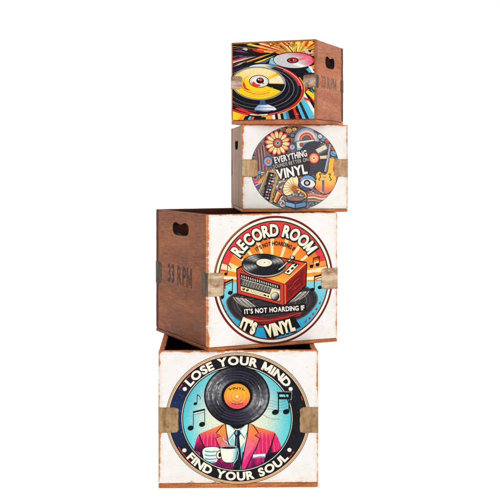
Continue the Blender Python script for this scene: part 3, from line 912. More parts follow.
# ------------------------------------------------------------------ collage crate
def art_B(A):
    c = (294.9, 167.9)
    R1 = (43.8, 41.8)
    outer = ring_pts(c, R1[0], R1[1], 0, 2 * PI, 96)[:-1]
    A.ell(c, R1[0] + .5, R1[1] + .5, rgb(88, 80, 78), n=96)
    A.set_clip(outer)
    A.ell(c, *R1, rgb(112, 104, 102), n=96)
    pal = [rgb(206, 92, 70), rgb(222, 170, 96), rgb(126, 160, 190), rgb(196, 188, 172), rgb(112, 88, 84), rgb(50, 46, 50), rgb(236, 214, 170), rgb(150, 126, 112), rgb(88, 112, 140), rgb(170, 84, 96), rgb(60, 52, 54), rgb(176, 160, 146)]
    DK = rgb(26, 22, 26)
    rnd = random.Random(5)
    for lay in range(9):
        A.up()
        for i in range(85):
            a = rnd.uniform(0, 2 * PI); q = math.sqrt(rnd.random())
            p = (c[0] + R1[0] * q * math.cos(a), c[1] + R1[1] * q * math.sin(a))
            k = rnd.random(); col = rnd.choice(pal); s = rnd.uniform(0.5, 1.7)
            if k < 0.35:
                A.ell(p, s, s * rnd.uniform(0.5, 1), DK, rnd.random() * 3, 12, up=False)
                A.z += STEP * .3; A.ell(p, s * .7, s * .5, col, rnd.random() * 3, 10, up=False); A.z -= STEP * .3
            elif k < 0.75:
                t = rnd.random() * 6
                pts = [(p[0] + j * 1.1 * math.cos(t + j * .35 * rnd.choice((-1, 1))), p[1] + j * 1.1 * math.sin(t + j * .3)) for j in range(5)]
                A.line(pts, rnd.uniform(0.3, 0.8), rnd.choice((DK, col, rgb(210, 200, 184))), up=False)
            else:
                t = rnd.random() * 3
                A.poly([(p[0] + s * math.cos(t + j * PI / 2), p[1] + s * .7 * math.sin(t + j * PI / 2)) for j in range(4)], col, up=False)
    A.up()
    for i in range(240):
        an = rnd.uniform(0, 2 * PI); q = math.sqrt(rnd.random())
        p = (c[0] + R1[0] * q * math.cos(an), c[1] + R1[1] * q * math.sin(an)); rr = rnd.uniform(.7, 2.0); b0 = rnd.random() * 6
        A.line([(p[0] + rr * (1 - j * .07) * math.cos(b0 + j * .55), p[1] + rr * (1 - j * .07) * math.sin(b0 + j * .55)) for j in range(9)], .38, rnd.choice((DK, DK, rgb(206, 196, 182), rgb(176, 166, 156))), up=(i % 40 == 0))
    def rosette(p, r, cols, rim=True):
        if rim: A.ell(p, r * 1.1, r * 1.1, DK, n=32)
        for k, col in enumerate(cols):
            q = r * (1 - k / len(cols))
            A.ell(p, q, q, col, n=30)
            A.ell(p, q, q, DK, n=30, inner=1 - .25 / q if q > .6 else 0.9)
    # purple-grey ground upper left and shaded patches
    A.poly(spline([(256, 152), (262, 142), (270, 156), (272, 170), (262, 172), (255, 166)], 5), rgb(128, 88, 88))
    for j in range(6):
        A.line(spline([(257 + j * 1.3, 150 - j), (258 + j * 1.5, 160), (258.5 + j * 1.6, 170)], 4, False), 0.5, rgb(176, 164, 152) if j % 2 else DK)
    # flower of notes
    fc = (277.7, 143.0)
    A.ell(fc, 13.6, 13.2, DK, n=40)
    for k in range(14):
        a = 2 * PI * k / 14 + 0.1
        p = (fc[0] + 8.6 * math.cos(a), fc[1] + 8.3 * math.sin(a))
        A.ell(p, 4.8, 2.45, rgb(214, 64, 62), a, 20, up=(k == 0))
    for k in range(14):
        a = 2 * PI * k / 14 + 0.1
        p = (fc[0] + 7.7 * math.cos(a), fc[1] + 7.4 * math.sin(a))
        A.ell(p, 4.0, 1.85, rgb(244, 196, 120) if k % 2 else rgb(248, 224, 176), a, 18, up=(k == 0))
    for k in range(14):
        a = 2 * PI * (k + .5) / 14 + 0.1
        A.line([(fc[0] + 4 * math.cos(a), fc[1] + 4 * math.sin(a)), (fc[0] + 12.4 * math.cos(a), fc[1] + 12 * math.sin(a))], 0.5, DK, up=(k == 0))
    rosette(fc, 4.5, [rgb(206, 64, 66), rgb(230, 120, 100), rgb(120, 196, 214), rgb(160, 220, 228)]); A.ell(fc, .8, .8, DK, n=12)
    # swirls at the top
    for (x, y, r, col) in ((289, 130.5, 3.6, rgb(232, 176, 92)), (294.5, 129.4, 2.6, rgb(236, 196, 130)), (284.5, 129.0, 1.8, rgb(200, 84, 70))):
        A.ell((x, y), r, r * .8, DK, n=22); A.ell((x, y), r * .85, r * .65, col, n=22)
        A.line([(x + (r * .6 - j * r * .05) * math.cos(j * .6), y + (r * .45 - j * r * .035) * math.sin(j * .6)) for j in range(12)], 0.4, rgb(150, 60, 40))
    A.ell((292.4, 135.6), 2.9, 2.4, DK, n=20); A.ell((292.4, 135.4), 2.2, 1.8, rgb(124, 112, 150), n=20)
    rosette((292.3, 147.2), 3.2, [rgb(110, 150, 200), rgb(226, 220, 210), rgb(206, 80, 70)])
    rosette((268.2, 161.6), 4.9, [rgb(96, 160, 206), rgb(150, 196, 222), rgb(222, 96, 60), rgb(240, 150, 100)])
    A.ell((264.6, 165.2), 1.3, 1.3, rgb(190, 50, 150), n=12)
    # rainbow ribbon
    ra = (306.6, 140.4)
    for rr, col in ((12.6, DK), (12.2, rgb(150, 166, 190)), (10.4, rgb(186, 194, 206)), (8.9, rgb(240, 226, 192)), (7.6, rgb(214, 84, 76)), (6.2, rgb(236, 150, 120)), (4.9, DK), (4.5, rgb(120, 100, 100))):
        A.ell(ra, rr, rr * 1.04, col, n=44, a0=-0.15, a1=PI + .15)
    # cassette
    kas = lambda x, y: (305.6 + x * 1.0 + y * .10, 144.6 + y - x * .13)
    A.poly([kas(-9.6, -4.8), kas(9.6, -4.8), kas(9.6, 5.2), kas(-9.6, 5.2)], DK); A.poly([kas(-9.1, -4.3), kas(9.1, -4.3), kas(9.1, 4.7), kas(-9.1, 4.7)], rgb(120, 178, 210))
    A.poly([kas(-8.3, -3.8), kas(8.3, -3.8), kas(8.3, 2.6), kas(-8.3, 2.6)], rgb(232, 222, 200)); A.poly([kas(-6, -2.4), kas(6, -2.4), kas(6, 1.8), kas(-6, 1.8)], rgb(150, 140, 140))
    for x in (-4.2, 4.2):
        A.ell(kas(x, -.3), 1.7, 1.7, DK, n=18); A.ell(kas(x, -.3), 1.1, 1.1, rgb(206, 90, 80), n=14)
    A.poly([kas(-1.8, -1.9), kas(1.8, -1.9), kas(1.8, 1.3), kas(-1.8, 1.3)], rgb(84, 150, 206))
    # record on the right
    rc = (314.0, 158.2)
    vinyl(A, rc, 15.2, 16.6, 0.36, 0.1, base=rgb(66, 66, 76), hi=rgb(206, 200, 190), lobes=(0.9, -2.4), width=0.22, grooves=9, n=60)
    A.poly([(315.5, 149.6), (325.0, 144.6), (327.4, 148.6), (318.0, 153.0)], rgb(222, 212, 190)); A.poly([(319.4, 156), (327, 155.4), (327, 158.6), (319.4, 158.8)], rgb(226, 206, 160))
    A.ell(rc, 6.0, 6.2, DK, n=30); A.ell(rc, 5.3, 5.5, rgb(220, 70, 66), n=30); A.ell(rc, 4.0, 4.1, rgb(246, 206, 150), n=30); A.ell(rc, 3.4, 3.5, rgb(238, 150, 110), n=26, inner=.7); A.ell(rc, .8, .8, DK, n=12)
    # arm / neck grey blue
    A.line([(330.6, 143.0), (328.0, 160.0), (325.0, 173.0)], 3.6, DK); A.line([(330.4, 143.4), (327.9, 160.0), (325.2, 172)], 2.6, rgb(132, 138, 154)); A.line([(330.0, 144), (327.4, 160), (324.8, 171)], 0.6, rgb(196, 198, 204))
    for (x, y, r, col) in ((323.5, 139.0, 3.2, rgb(112, 160, 196)), (320.0, 136.5, 2.6, rgb(206, 220, 226)), (327.0, 141.5, 2.6, rgb(214, 84, 60)), (333.4, 153.6, 3.4, rgb(110, 160, 190)), (333.0, 148.6, 2.3, rgb(222, 92, 50)), (336.4, 160.0, 2.8, rgb(90, 140, 176)), (331.8, 143.2, 2.0, rgb(90, 110, 140)), (316, 131, 2.0, rgb(190, 70, 60))):
        A.ell((x, y), r * 1.12, r, DK, .4, 18); A.ell((x, y), r * .9, r * .75, col, .4, 18); A.line([(x - r * .6, y - r * .2), (x + r * .5, y + r * .4)], .35, DK)
    # double bass / guitar
    body = spline([(316.0, 174.6), (319.6, 171.6), (322.6, 174.4), (326.0, 174.2), (328.6, 170.6), (333.6, 170.4), (336.6, 175.4), (335.6, 182.6), (332.8, 189.0), (327.4, 193.4), (321.0, 192.6), (315.4, 188.0), (314.6, 182.8), (316.6, 179.0)], 5)
    A.poly([(325.6 + (p[0] - 325.6) * 1.06, 182 + (p[1] - 182) * 1.06) for p in body], DK)
    A.poly(body, lambda x, y: mix(rgb(246, 190, 84), rgb(224, 84, 66), smooth(180, 192, y) * .8 + .3 * smooth(6, 12, abs(x - 325.6))), 2.2)
    A.poly([(329.4, 158), (334.8, 159), (332.4, 173), (327.0, 172.4)], rgb(240, 180, 70)); A.line([(334.8, 159), (333.6, 168), (333.8, 172)], .9, rgb(206, 70, 40)); A.line([(329.4, 158), (327.4, 172)], .5, DK)
    for sx in (-1, 1):
        A.line(spline([(325.0 + sx * 3.4, 174.4), (325 + sx * 5.4, 173.8), (325 + sx * 4.6, 177), (325 + sx * 6.4, 179.6), (325 + sx * 4.6, 180.4)], 4, False), 0.8, DK)
    A.poly([(321.8, 180.2), (324.4, 180.0), (324.0, 192.0), (322.2, 192.0)], rgb(74, 110, 150)); A.line([(322.0, 177), (326.6, 177.4)], .9, rgb(120, 130, 150))
    # eye record
    ec = (307.0, 182.8)
    A.ell((ec[0], ec[1]), 9.0, 8.6, DK, n=40); A.ell(ec, 8.2, 7.8, rgb(70, 66, 96), n=36)
    A.poly(spline([(300.2, 180.0), (303, 177), (308, 175.6), (313, 177.4), (315.4, 181), (311, 179.2), (306, 178.4), (302.4, 180.4)], 4), rgb(112, 160, 206))
    A.poly(spline([(301, 181.6), (306, 179), (312, 180.2), (315, 184.0), (312, 187.4), (306, 187), (302, 184.8)], 4), rgb(234, 226, 216))
    A.ell((307.0, 182.9), 3.4, 3.2, DK, n=24); A.ell((307.0, 182.9), 1.7, 1.6, rgb(236, 230, 220), n=18); A.ell((307.0, 182.9), .7, .6, DK, n=10)
    for p, col in (((301.2, 186.2), rgb(90, 100, 190)), ((305.4, 189.2), rgb(70, 80, 160)), ((311.6, 188.0), rgb(190, 120, 160)), ((300.6, 177.4), rgb(210, 70, 60)), ((303.6, 174.6), rgb(196, 60, 60))):
        A.ell(p, 1.3, 1.1, col, n=12)
    # accordion / keyboard at lower left
    A.poly([(268.4, 171.6), (274.2, 173.0), (269.0, 203.0), (262.4, 200.0)], DK)
    A.poly([(267.6, 170.4), (269.2, 171.0), (259.8, 194.0), (258.2, 192.6)], rgb(220, 190, 110)); A.line([(268.6, 171), (259.2, 193.4)], .45, DK)
    A.line(spline([(269.4, 171.0), (276.6, 173.2), (276.8, 178.6), (272.4, 193), (270.4, 203)], 6, False), 1.9, rgb(214, 176, 92)); A.line(spline([(269.4, 171.0), (276.6, 173.2), (276.8, 178.6), (272.4, 193), (270.4, 203)], 6, False), .35, DK)
    for j in range(9):
        for i in range(2):
            p = (271.4 - j * .75 + i * 2.3, 175.2 + j * 2.8 + i * .5)
            A.ell(p, .95, .85, (rgb(232, 228, 220), rgb(206, 76, 90), rgb(120, 150, 190))[(i + j) % 3], n=12)
    A.line([(256.5, 200.0), (262, 184)], .5, rgb(200, 190, 180)); A.poly([(263.6, 199), (270, 203.6), (268.4, 207), (261.6, 202)], rgb(190, 160, 90))
    # bright bits under the bracket
    A.poly(spline([(252, 178), (257, 180.4), (262.4, 177.4), (264.6, 174.0), (263.0, 180), (258.0, 183.0), (253.6, 182)], 4), rgb(240, 150, 40)); A.poly(spline([(251.8, 177.2), (255, 180), (259.6, 179.4), (256, 182.4), (252.6, 181)], 4), rgb(226, 50, 120))
    A.poly([(253, 182.4), (258, 184.4), (260.4, 189), (256, 187.4)], rgb(110, 70, 150)); A.line([(255, 186), (262, 181.6)], 1.0, rgb(206, 200, 206))
    A.ell((259.4, 172.4), 1.6, 1.6, rgb(110, 150, 180), n=14)
    # trumpet
    A.poly([(277.2, 189.6), (282.6, 194.6), (276.2, 204.0), (272.6, 201.6)], DK); A.poly([(277.4, 190.8), (281.2, 194.4), (275.8, 202.8), (273.4, 201.4)], rgb(240, 198, 110)); A.poly([(279.0, 193.4), (281.0, 194.8), (276.6, 202), (275.2, 201)], rgb(220, 84, 50)); A.line([(277.2, 189.2), (283.0, 194.4)], 1.1, rgb(226, 90, 60))
    # treble clef
    A.line(spline([(282.6, 196.2), (280.2, 199.4), (283.6, 201.6), (285.0, 204.6), (282.4, 206.2), (280.2, 204.4), (282.0, 202.0)], 5, False), 1.0, rgb(226, 222, 214))
    for p in ((279.8, 182.2), (283.6, 179.0), (277.0, 186.4), (286.2, 176.8), (281.0, 187.2), (298.8, 192.0), (288.0, 174.6)):
        A.ell(p, 1.1, .9, rgb(216, 206, 190), -.4, 12); A.line([(p[0] + .9, p[1]), (p[0] + 1.3, p[1] - 3)], .45, rgb(216, 206, 190)); A.ell((p[0] + 2.2, p[1] + 1.4), .7, .6, rgb(206, 70, 60), n=10)
    # gramophone horn
    hc = (293.6, 190.2)
    horn = spline([(283.4, 192.6), (283.6, 186.6), (287.0, 180.6), (292.4, 176.6), (296.6, 176.4), (298.2, 181.4), (297.0, 187.6), (292.8, 193.0), (287.0, 195.4)], 5)
    A.poly([(291 + (p[0] - 291) * 1.06, 186 + (p[1] - 186) * 1.06) for p in horn], DK)
    A.poly(horn, lambda x, y: mix(rgb(226, 148, 56), rgb(250, 230, 180), smooth(2, 8, math.dist((x, y), (294.6, 188.6)))), 1.8)
    for a in range(7):
        t = 1.75 + a * 0.32
        A.line([(294.4, 188.4), (294.4 + 12.4 * math.cos(t), 188.4 - 12.0 * math.sin(t))], .4, rgb(120, 70, 30), up=(a == 0))
    A.ell((294.2, 188.6), 2.6, 3.4, rgb(176, 96, 40), .5, 20)
    A.line(spline([(296.6, 188.8), (300.4, 190.4), (305.0, 193.4), (306.2, 197.0), (302, 199.0)], 5, False), 2.6, DK, w2=1.8); A.line(spline([(296.6, 188.8), (300.4, 190.4), (304.8, 193.4), (305.8, 196.8), (302, 198.6)], 5, False), 1.8, rgb(240, 176, 80), w2=1.0)
    A.ell((295.6, 199.2), 9.2, 2.8, DK, n=34); A.ell((295.6, 198.8), 8.4, 2.2, rgb(120, 112, 116), n=34); A.ell((295.4, 198.9), 3.8, 1.0, rgb(214, 90, 60), n=20)
    A.poly([(284.6, 200.6), (295, 203.0), (306.4, 201.0), (306.6, 206.8), (295.4, 209.4), (284.8, 206.0)], DK); A.poly([(285.4, 201.8), (294.6, 204.0), (294.8, 208.0), (285.6, 205.6)], rgb(126, 176, 212)); A.poly([(295.4, 204.0), (305.8, 202.0), (305.8, 206.2), (295.6, 208.2)], rgb(96, 140, 180))
    # lower right stripes
    for j, col in enumerate((rgb(206, 150, 140), rgb(226, 84, 80), rgb(236, 214, 180), rgb(120, 104, 100), rgb(176, 150, 120), rgb(90, 84, 90))):
        A.line(spline([(307.6, 194.6 + j * 1.5), (314, 194.0 + j * 1.6), (322, 196.2 + j * 1.4), (330, 194 + j * 1.3)], 5, False), 1.35, col)
    for p in ((313.2, 204.4), (309.8, 203.2), (316, 203.4)):
        A.ell(p, 1.2, .9, rgb(90, 140, 180), n=12)
    for i in range(6):
        A.line([(308 + i * 3.0, 190.4 + (i % 2)), (311 + i * 3, 193.4)], .7, (rgb(226, 120, 60), rgb(210, 200, 190), rgb(110, 140, 180))[i % 3])
    # --- lettering block
    A.poly([(272.2, 158.6), (276, 155.6), (306.4, 149.6), (308.4, 160.6), (310.4, 163.6), (309.4, 174.4), (289, 177.2), (279.6, 179.4), (276.0, 168.6), (272.4, 167.6)], rgb(42, 38, 42))
    A.text('EVERYTHING', lambda t: ((275.4 + 29.6 * t, 160.2 - 6.8 * t), -0.22), 5.9, [(0.10, rgb(26, 24, 26), 0.2, 0.2), (0.035, rgb(238, 234, 226), 0, 0)])
    A.text('SOUNDS BETTER ON', lambda t: ((273.8 + 33.2 * t, 166.6 - 7.2 * t), -0.21), 3.4, [(0.01, rgb(190, 184, 178), 0, 0)])
    A.text('VINYL', lambda t: ((280.0 + 24.4 * t, 174.0 - 4.8 * t), -0.19), 8.8, [(0.10, rgb(22, 20, 22), 0.3, 0.4), (0.04, rgb(246, 242, 232), 0, 0)])
    A.set_clip(None)

# ------------------------------------------------------------------ comic crate
def art_A(A):
    w, h = CR['A'][3], CR['A'][5]
    cor = [to_ref('A', *p) for p in ((1.7, 4.9), (w - 1.7, 4.9), (w - 1.7, h - 2.0), (1.7, h - 2.0))]
    A.set_clip(cor)
    BK = rgb(20, 18, 22); YE = rgb(250, 206, 40); OR = rgb(244, 140, 40); RD = rgb(222, 44, 40); CY = rgb(84, 184, 214); WH = rgb(238, 234, 226); PK = rgb(232, 84, 120)
    A.poly([(225, 30), (322, 30), (322, 130), (225, 130)], BK)
    rnd = random.Random(9)
    vp = (300.0, 54.0)
    # radiating streaks on the left (racks of sleeves rushing to the burst)
    cols = [BK, BK, rgb(110, 50, 110), BK, rgb(206, 120, 60), BK, RD, BK, CY, BK, WH, YE, BK, rgb(70, 90, 120), BK, OR, BK]
    A.up()
    for i in range(74):
        a = math.radians(150 + i * 0.85) + rnd.uniform(-.006, .006)
        col = cols[(i * 5) % len(cols)] if rnd.random() < .7 else BK
        r0 = rnd.uniform(10, 34); r1 = rnd.uniform(50, 95)
        if rnd.random() < .35: r0 = rnd.uniform(30, 60)
        if math.dist(col, BK) < .01: continue
        wv = rnd.uniform(.002, .0055)
        A.poly([(vp[0] + r0 * math.cos(a), vp[1] - r0 * math.sin(a) * .8), (vp[0] + r1 * math.cos(a - wv), vp[1] - r1 * math.sin(a - wv) * .8), (vp[0] + r1 * math.cos(a + wv), vp[1] - r1 * math.sin(a + wv) * .8)], mix(BK, col, rnd.uniform(.75, 1)), up=False)
    k4 = Kr(225, 35, 8.333)
    for pts, col in (([(60, 130), (130, 126), (200, 150), (120, 142)], rgb(120, 60, 110)), ([(60, 178), (150, 165), (150, 172), (60, 186)], rgb(110, 60, 110)), ([(225, 118), (320, 130), (420, 132), (420, 142), (300, 150), (240, 134)], RD),
                     ([(60, 210), (180, 180), (180, 190), (60, 226)], rgb(214, 60, 60)), ([(60, 226), (180, 192), (260, 176), (180, 200), (60, 236)], rgb(226, 220, 206)), ([(180, 220), (300, 176), (400, 150), (300, 190), (180, 230)], rgb(236, 150, 60)),
                     ([(220, 240), (330, 200), (420, 168), (330, 212), (230, 250)], YE), ([(240, 240), (330, 216), (400, 190), (330, 236)], rgb(70, 100, 140)), ([(60, 240), (170, 214), (120, 240), (60, 262)], rgb(60, 50, 56)),
                     ([(60, 270), (120, 236), (180, 216), (120, 250), (60, 284)], rgb(206, 170, 170)), ([(280, 64), (330, 92), (352, 128), (300, 100)], RD), ([(150, 72), (300, 90), (380, 118), (300, 104)], rgb(186, 140, 150)), ([(300, 96), (400, 112), (380, 122)], CY),
                     ([(140, 116), (175, 106), (190, 120), (180, 132)], rgb(190, 190, 200))):
        A.poly(KL(k4, *pts), col)
    # burst
    for i in range(46):
        a = math.radians(2 + i * 3.55 + rnd.uniform(-1.2, 1.2))
        L = rnd.uniform(20, 42); wv = rnd.uniform(.03, .06)
        col = (rgb(250, 196, 60), RD, OR, rgb(252, 226, 130), rgb(196, 30, 34), YE)[i % 6]
        sx = 1.5
        p0 = (296 + rnd.uniform(-2, 2), 55.5)
        A.poly([p0, (p0[0] + L * sx * math.cos(a - wv), p0[1] - L * .62 * math.sin(a - wv)), (p0[0] + L * sx * math.cos(a + wv), p0[1] - L * .62 * math.sin(a + wv))], lambda x, y, c=col: mix(rgb(254, 222, 110), c, smooth(4, 17, math.dist((x, y), (296, 55)))), 3, up=(i % 6 == 0))
    A.up()
    for i in range(46):
        x = rnd.uniform(268, 312); y = rnd.uniform(40.5, 47)
        A.ell((x, y), rnd.uniform(.4, 2.2), rnd.uniform(.3, .9), rnd.choice((RD, rgb(250, 200, 160), rgb(190, 26, 34), YE, rgb(120, 20, 30))), rnd.uniform(-.8, .8), 9, up=False)
    # sleeves fanned along the bottom
    fan = [BK, rgb(236, 150, 60), YE, BK, RD, WH, BK, rgb(224, 196, 150), BK, CY, rgb(60, 130, 160), BK, BK, RD, BK, CY, rgb(40, 40, 50), CY, rgb(96, 190, 210), WH, BK, RD, BK, rgb(70, 80, 90), YE, BK, CY, YE, BK]
    x = 262.0
    ctr = (262.0, 20.0)
    A.up()
    for i, col in enumerate(fan):
        a0 = math.radians(-92 + i * 1.62) ; a1 = math.radians(-92 + (i + 1) * 1.62)
        pts = [(ctr[0] + 74 * math.cos(a0), ctr[1] - 74 * math.sin(a0)), (ctr[0] + 135 * math.cos(a0), ctr[1] - 135 * math.sin(a0)), (ctr[0] + 135 * math.cos(a1), ctr[1] - 135 * math.sin(a1)), (ctr[0] + 74 * math.cos(a1), ctr[1] - 74 * math.sin(a1))]
        A.poly(pts, col, up=False)
    for i in range(16):
        p = (rnd.uniform(286, 314), rnd.uniform(100, 119)); A.ell(p, rnd.uniform(.4, 1), rnd.uniform(.4, .9), rnd.choice((RD, YE, WH, BK, OR)), 0, 10, up=(i == 0))
    A.poly([(305.5, 92), (309, 89), (316, 95), (316, 102)], YE); A.poly([(308, 90), (312, 89), (316, 92.5), (316, 95)], BK); A.line([(307, 96), (316, 108)], .8, BK); A.line([(311, 89.5), (316.5, 96)], .8, CY)
    A.poly([(304.5, 97), (310, 99.4), (310, 101.4), (304, 99.6)], RD)
    # skyline clutter behind the second record
    for i in range(16):
        x = 274 + i * 2.6
        A.ell((x, 54.4 + rnd.uniform(-1.2, 1.4) - abs(x - 290) * .02), rnd.uniform(1.2, 3.2), rnd.uniform(.7, 1.6), rnd.choice((BK, rgb(170, 120, 110), rgb(214, 196, 170), rgb(120, 60, 60), OR, rgb(110, 100, 110))), rnd.uniform(-.3, .3), 12, up=(i % 4 == 0))
    A.ell((308.5, 51.4), 4.6, 2.0, rgb(206, 190, 176), .3, 20); A.poly([(308, 50.4), (311.5, 49.2), (311, 52.4), (309, 52)], BK)
    A.poly([(271, 58), (286, 54.5), (281, 66), (268, 66)], rgb(140, 196, 216))
    # second record
    s = (294.0, 60.2)
    A.ell(s, 21.0, 8.4, BK, .02, 50)
    A.ell(s, 20.2, 7.8, lambda r, a: mix(rgb(206, 206, 204), PK, smooth(-.2, .8, math.cos(a - .5)) * smooth(.2, .9, r)), .02, 60, rings=5)
    A.ell(s, 20.2, 7.8, rgb(220, 50, 60), .02, 50, a0=-.5, a1=2.5, inner=.94)
    for q in (.85, .72, .6, .5):
        A.ell(s, 20.2 * q, 7.8 * q, rgb(150, 150, 156), .02, 44, inner=.975)
    A.poly([(296, 62), (306, 66), (300, 67.4), (292, 64)], WH); A.poly([(298, 58.8), (309, 55.6), (312, 58), (300, 60.6)], rgb(238, 110, 130))
    A.ell((292.8, 60.4), 6.0, 2.9, BK, 0, 34); A.ell((292.8, 60.4), 4.6, 2.0, rgb(206, 50, 56), 0, 28); A.ell((292.2, 60.1), 2.2, 1.2, BK, 0, 20); A.ell((293.6, 60.0), .7, .5, WH, 0, 10)
    # right side wedges
    for pts, col in (([(299, 68), (306, 69), (304, 74), (296, 72)], BK), ([(306, 69), (311, 67), (316, 74), (312, 76)], CY), ([(311, 66), (315, 64.5), (316.5, 70), (313, 69)], OR), ([(304, 73), (316, 72), (316, 77), (303, 78)], rgb(40, 36, 40)), ([(308, 66), (311.5, 66.5), (314.5, 72.5), (312.5, 73)], WH)):
        A.poly(pts, col)
    # bottom left
    A.poly([(229, 110), (248, 115), (246, 124), (229, 124)], lambda x, y: mix(YE, OR, smooth(236, 247, x)), 3)
    for pts, col in (([(242, 122), (245.5, 116), (249.5, 116), (246, 122)], BK), ([(246.5, 122), (249.5, 116.4), (251.8, 116.6), (249.4, 122)], CY), ([(250, 122), (252.6, 116.8), (254.6, 117), (252.6, 122)], rgb(240, 100, 50)), ([(238, 120), (241, 116), (243, 116), (240, 121)], OR), ([(253, 122), (255, 117), (266, 117), (266, 122)], BK), ([(265, 122), (268, 114), (273, 113.6), (271, 122)], rgb(240, 160, 70))):
        A.poly(pts, col)
    # big record
    R0 = (258.6, 89.4); rot = 0.02
    A.ell(R0, 46.4, 27.2, rgb(250, 190, 50), rot, 90, a0=-1.1, a1=.5, inner=.97)
    A.ell(R0, 45.6, 26.6, BK, rot, 90)
    A.ell(R0, 45.0, 26.2, RD, rot, 90, a0=-2.6, a1=1.3, inner=.955)
    A.ell(R0, 44.9, 26.1, WH, rot, 60, a0=-1.75, a1=-1.35, inner=.955)
    A.ell(R0, 44.2, 25.6, rgb(214, 90, 120), rot, 60, a0=-1.3, a1=-.8, inner=.975)
    A.ell(R0, 42.6, 24.6, BK, rot, 90)
    A.ell(R0, 43.4, 25.0, rgb(214, 50, 44), rot, 50, a0=.18, a1=.95, inner=.93); A.ell(R0, 43.8, 25.2, WH, rot, 50, a0=.05, a1=1.2, inner=.988)
    R1 = (258.8, 86.4)
    for q, col in ((.95, rgb(70, 68, 76)), (.90, rgb(24, 22, 26)), (.85, rgb(110, 108, 116)), (.80, rgb(20, 18, 22)), (.74, rgb(84, 82, 92)), (.70, rgb(18, 16, 20))):
        A.ell((258.8, 86.4 + (q - .6) * 6), 42 * q, 24 * q, col, rot, 80, inner=.975)
    A.poly(spline([(235, 108.6), (243, 111.8), (252, 114.0), (262, 115.2), (252, 112.6), (241, 108.6)], 5), RD)
    A.line(spline([(232, 101.5), (238, 106), (246, 109.4), (256, 111.6)], 5, False), .6, rgb(150, 60, 56))
    A.poly(spline([(254.6, 109.8), (258, 105.4), (262.6, 104.4), (270, 105.2), (276.6, 109.4), (268, 111.2), (260, 111.0)], 5), lambda x, y: mix(rgb(110, 160, 200), rgb(226, 230, 236), smooth(254, 270, x)), 2.5)
    A.poly([(260.4, 99.6), (264.4, 99.6), (267, 105), (259.4, 105)], rgb(50, 84, 120)); A.line([(255, 110.6), (275, 110.6)], .5, BK); A.line([(258, 107.8), (273, 107.4)], .5, rgb(90, 110, 130))
    A.poly(spline([(249.6, 66.6), (256, 64.6), (266, 64.2), (276, 65.6), (270, 68.4), (260, 67.4), (252, 69)], 5), lambda x, y: mix(rgb(206, 220, 232), rgb(110, 130, 150), smooth(262, 274, x)), 2.5)
    A.ell((265.3, 65.8), 1.1, 1.2, YE, 0, 12)
    # yellow label
    L0 = (258.6, 83.2); lr = (26.0, 15.8)
    A.ell(L0, lr[0] + 1.2, lr[1] + 1.0, rgb(186, 176, 196), .05, 70); A.ell(L0, lr[0] + .5, lr[1] + .5, BK, .05, 70)
    A.ell(L0, *lr, lambda r, a: mix(rgb(250, 206, 32), rgb(244, 226, 170), smooth(.1, .9, math.sin(a)) * .85 * smooth(.2, .6, r)), .05, 70, rings=4)
    A.ell(L0, *lr, BK, .05, 20, a0=-.46, a1=.03, inner=.28)
    A.ell(L0, *lr, rgb(240, 226, 190), .05, 22, a0=.10, a1=.62, inner=.34); A.ell(L0, lr[0], lr[1], rgb(246, 190, 40), .05, 12, a0=.62, a1=.82, inner=.34)
    A.ell(L0, lr[0] * .98, lr[1] * .98, BK, .05, 60, inner=.985, a0=-1.2, a1=2.6)
    A.ell(L0, lr[0] * .72, lr[1] * .72, rgb(236, 120, 50), .05, 50, a0=3.2, a1=5.4, inner=.93)
    A.ell(L0, lr[0] * .60, lr[1] * .6, rgb(240, 160, 50), .05, 50, a0=2.2, a1=5.9, inner=.95)
    A.poly(spline([(243.4, 81.6), (245.2, 84.6), (246.6, 88), (250.6, 90.4), (246, 89.6), (243, 86.0)], 4), RD)
    for j in range(12):
        A.line([(238 + j * 3.2, 93.5 + 2.2 * math.sin(j / 3.6)), (240.5 + j * 3.2, 94.6 + 2.2 * math.sin(j / 3.6))], .4, rgb(220, 150, 30), up=(j == 0))
    e = (259.2, 81.4)
    A.ell(e, 10.0, 6.4, BK, .05, 44); A.ell(e, 9.2, 5.7, WH, .05, 44); A.ell(e, 8.4, 5.0, rgb(170, 160, 180), .05, 40, inner=.93)
    A.poly(spline([(251.6, 83.4), (254, 81.6), (256.4, 83.8), (261, 85.0), (258, 86.8), (253.6, 86.0)], 4), rgb(222, 60, 44))
    A.ell((260.2, 80.6), 3.9, 3.0, BK, 0, 30); A.ell((260.8, 79.8), 1.6, 1.5, rgb(220, 70, 50), 0, 18); A.ell((258.6, 79.6), .7, .7, WH, 0, 12); A.ell((263.4, 83.4), 1.2, .7, RD, 0, 12)
    A.set_clip(None)

ARTS = {'A': art_A, 'B': art_B, 'C': art_C, 'D': art_D}
PM = {'D': dict(wear=0.45), 'C': dict(wear=0.4), 'B': dict(wear=0.8, fade=0.04, gain=1.06), 'A': dict(wear=0.45, edge=True)}


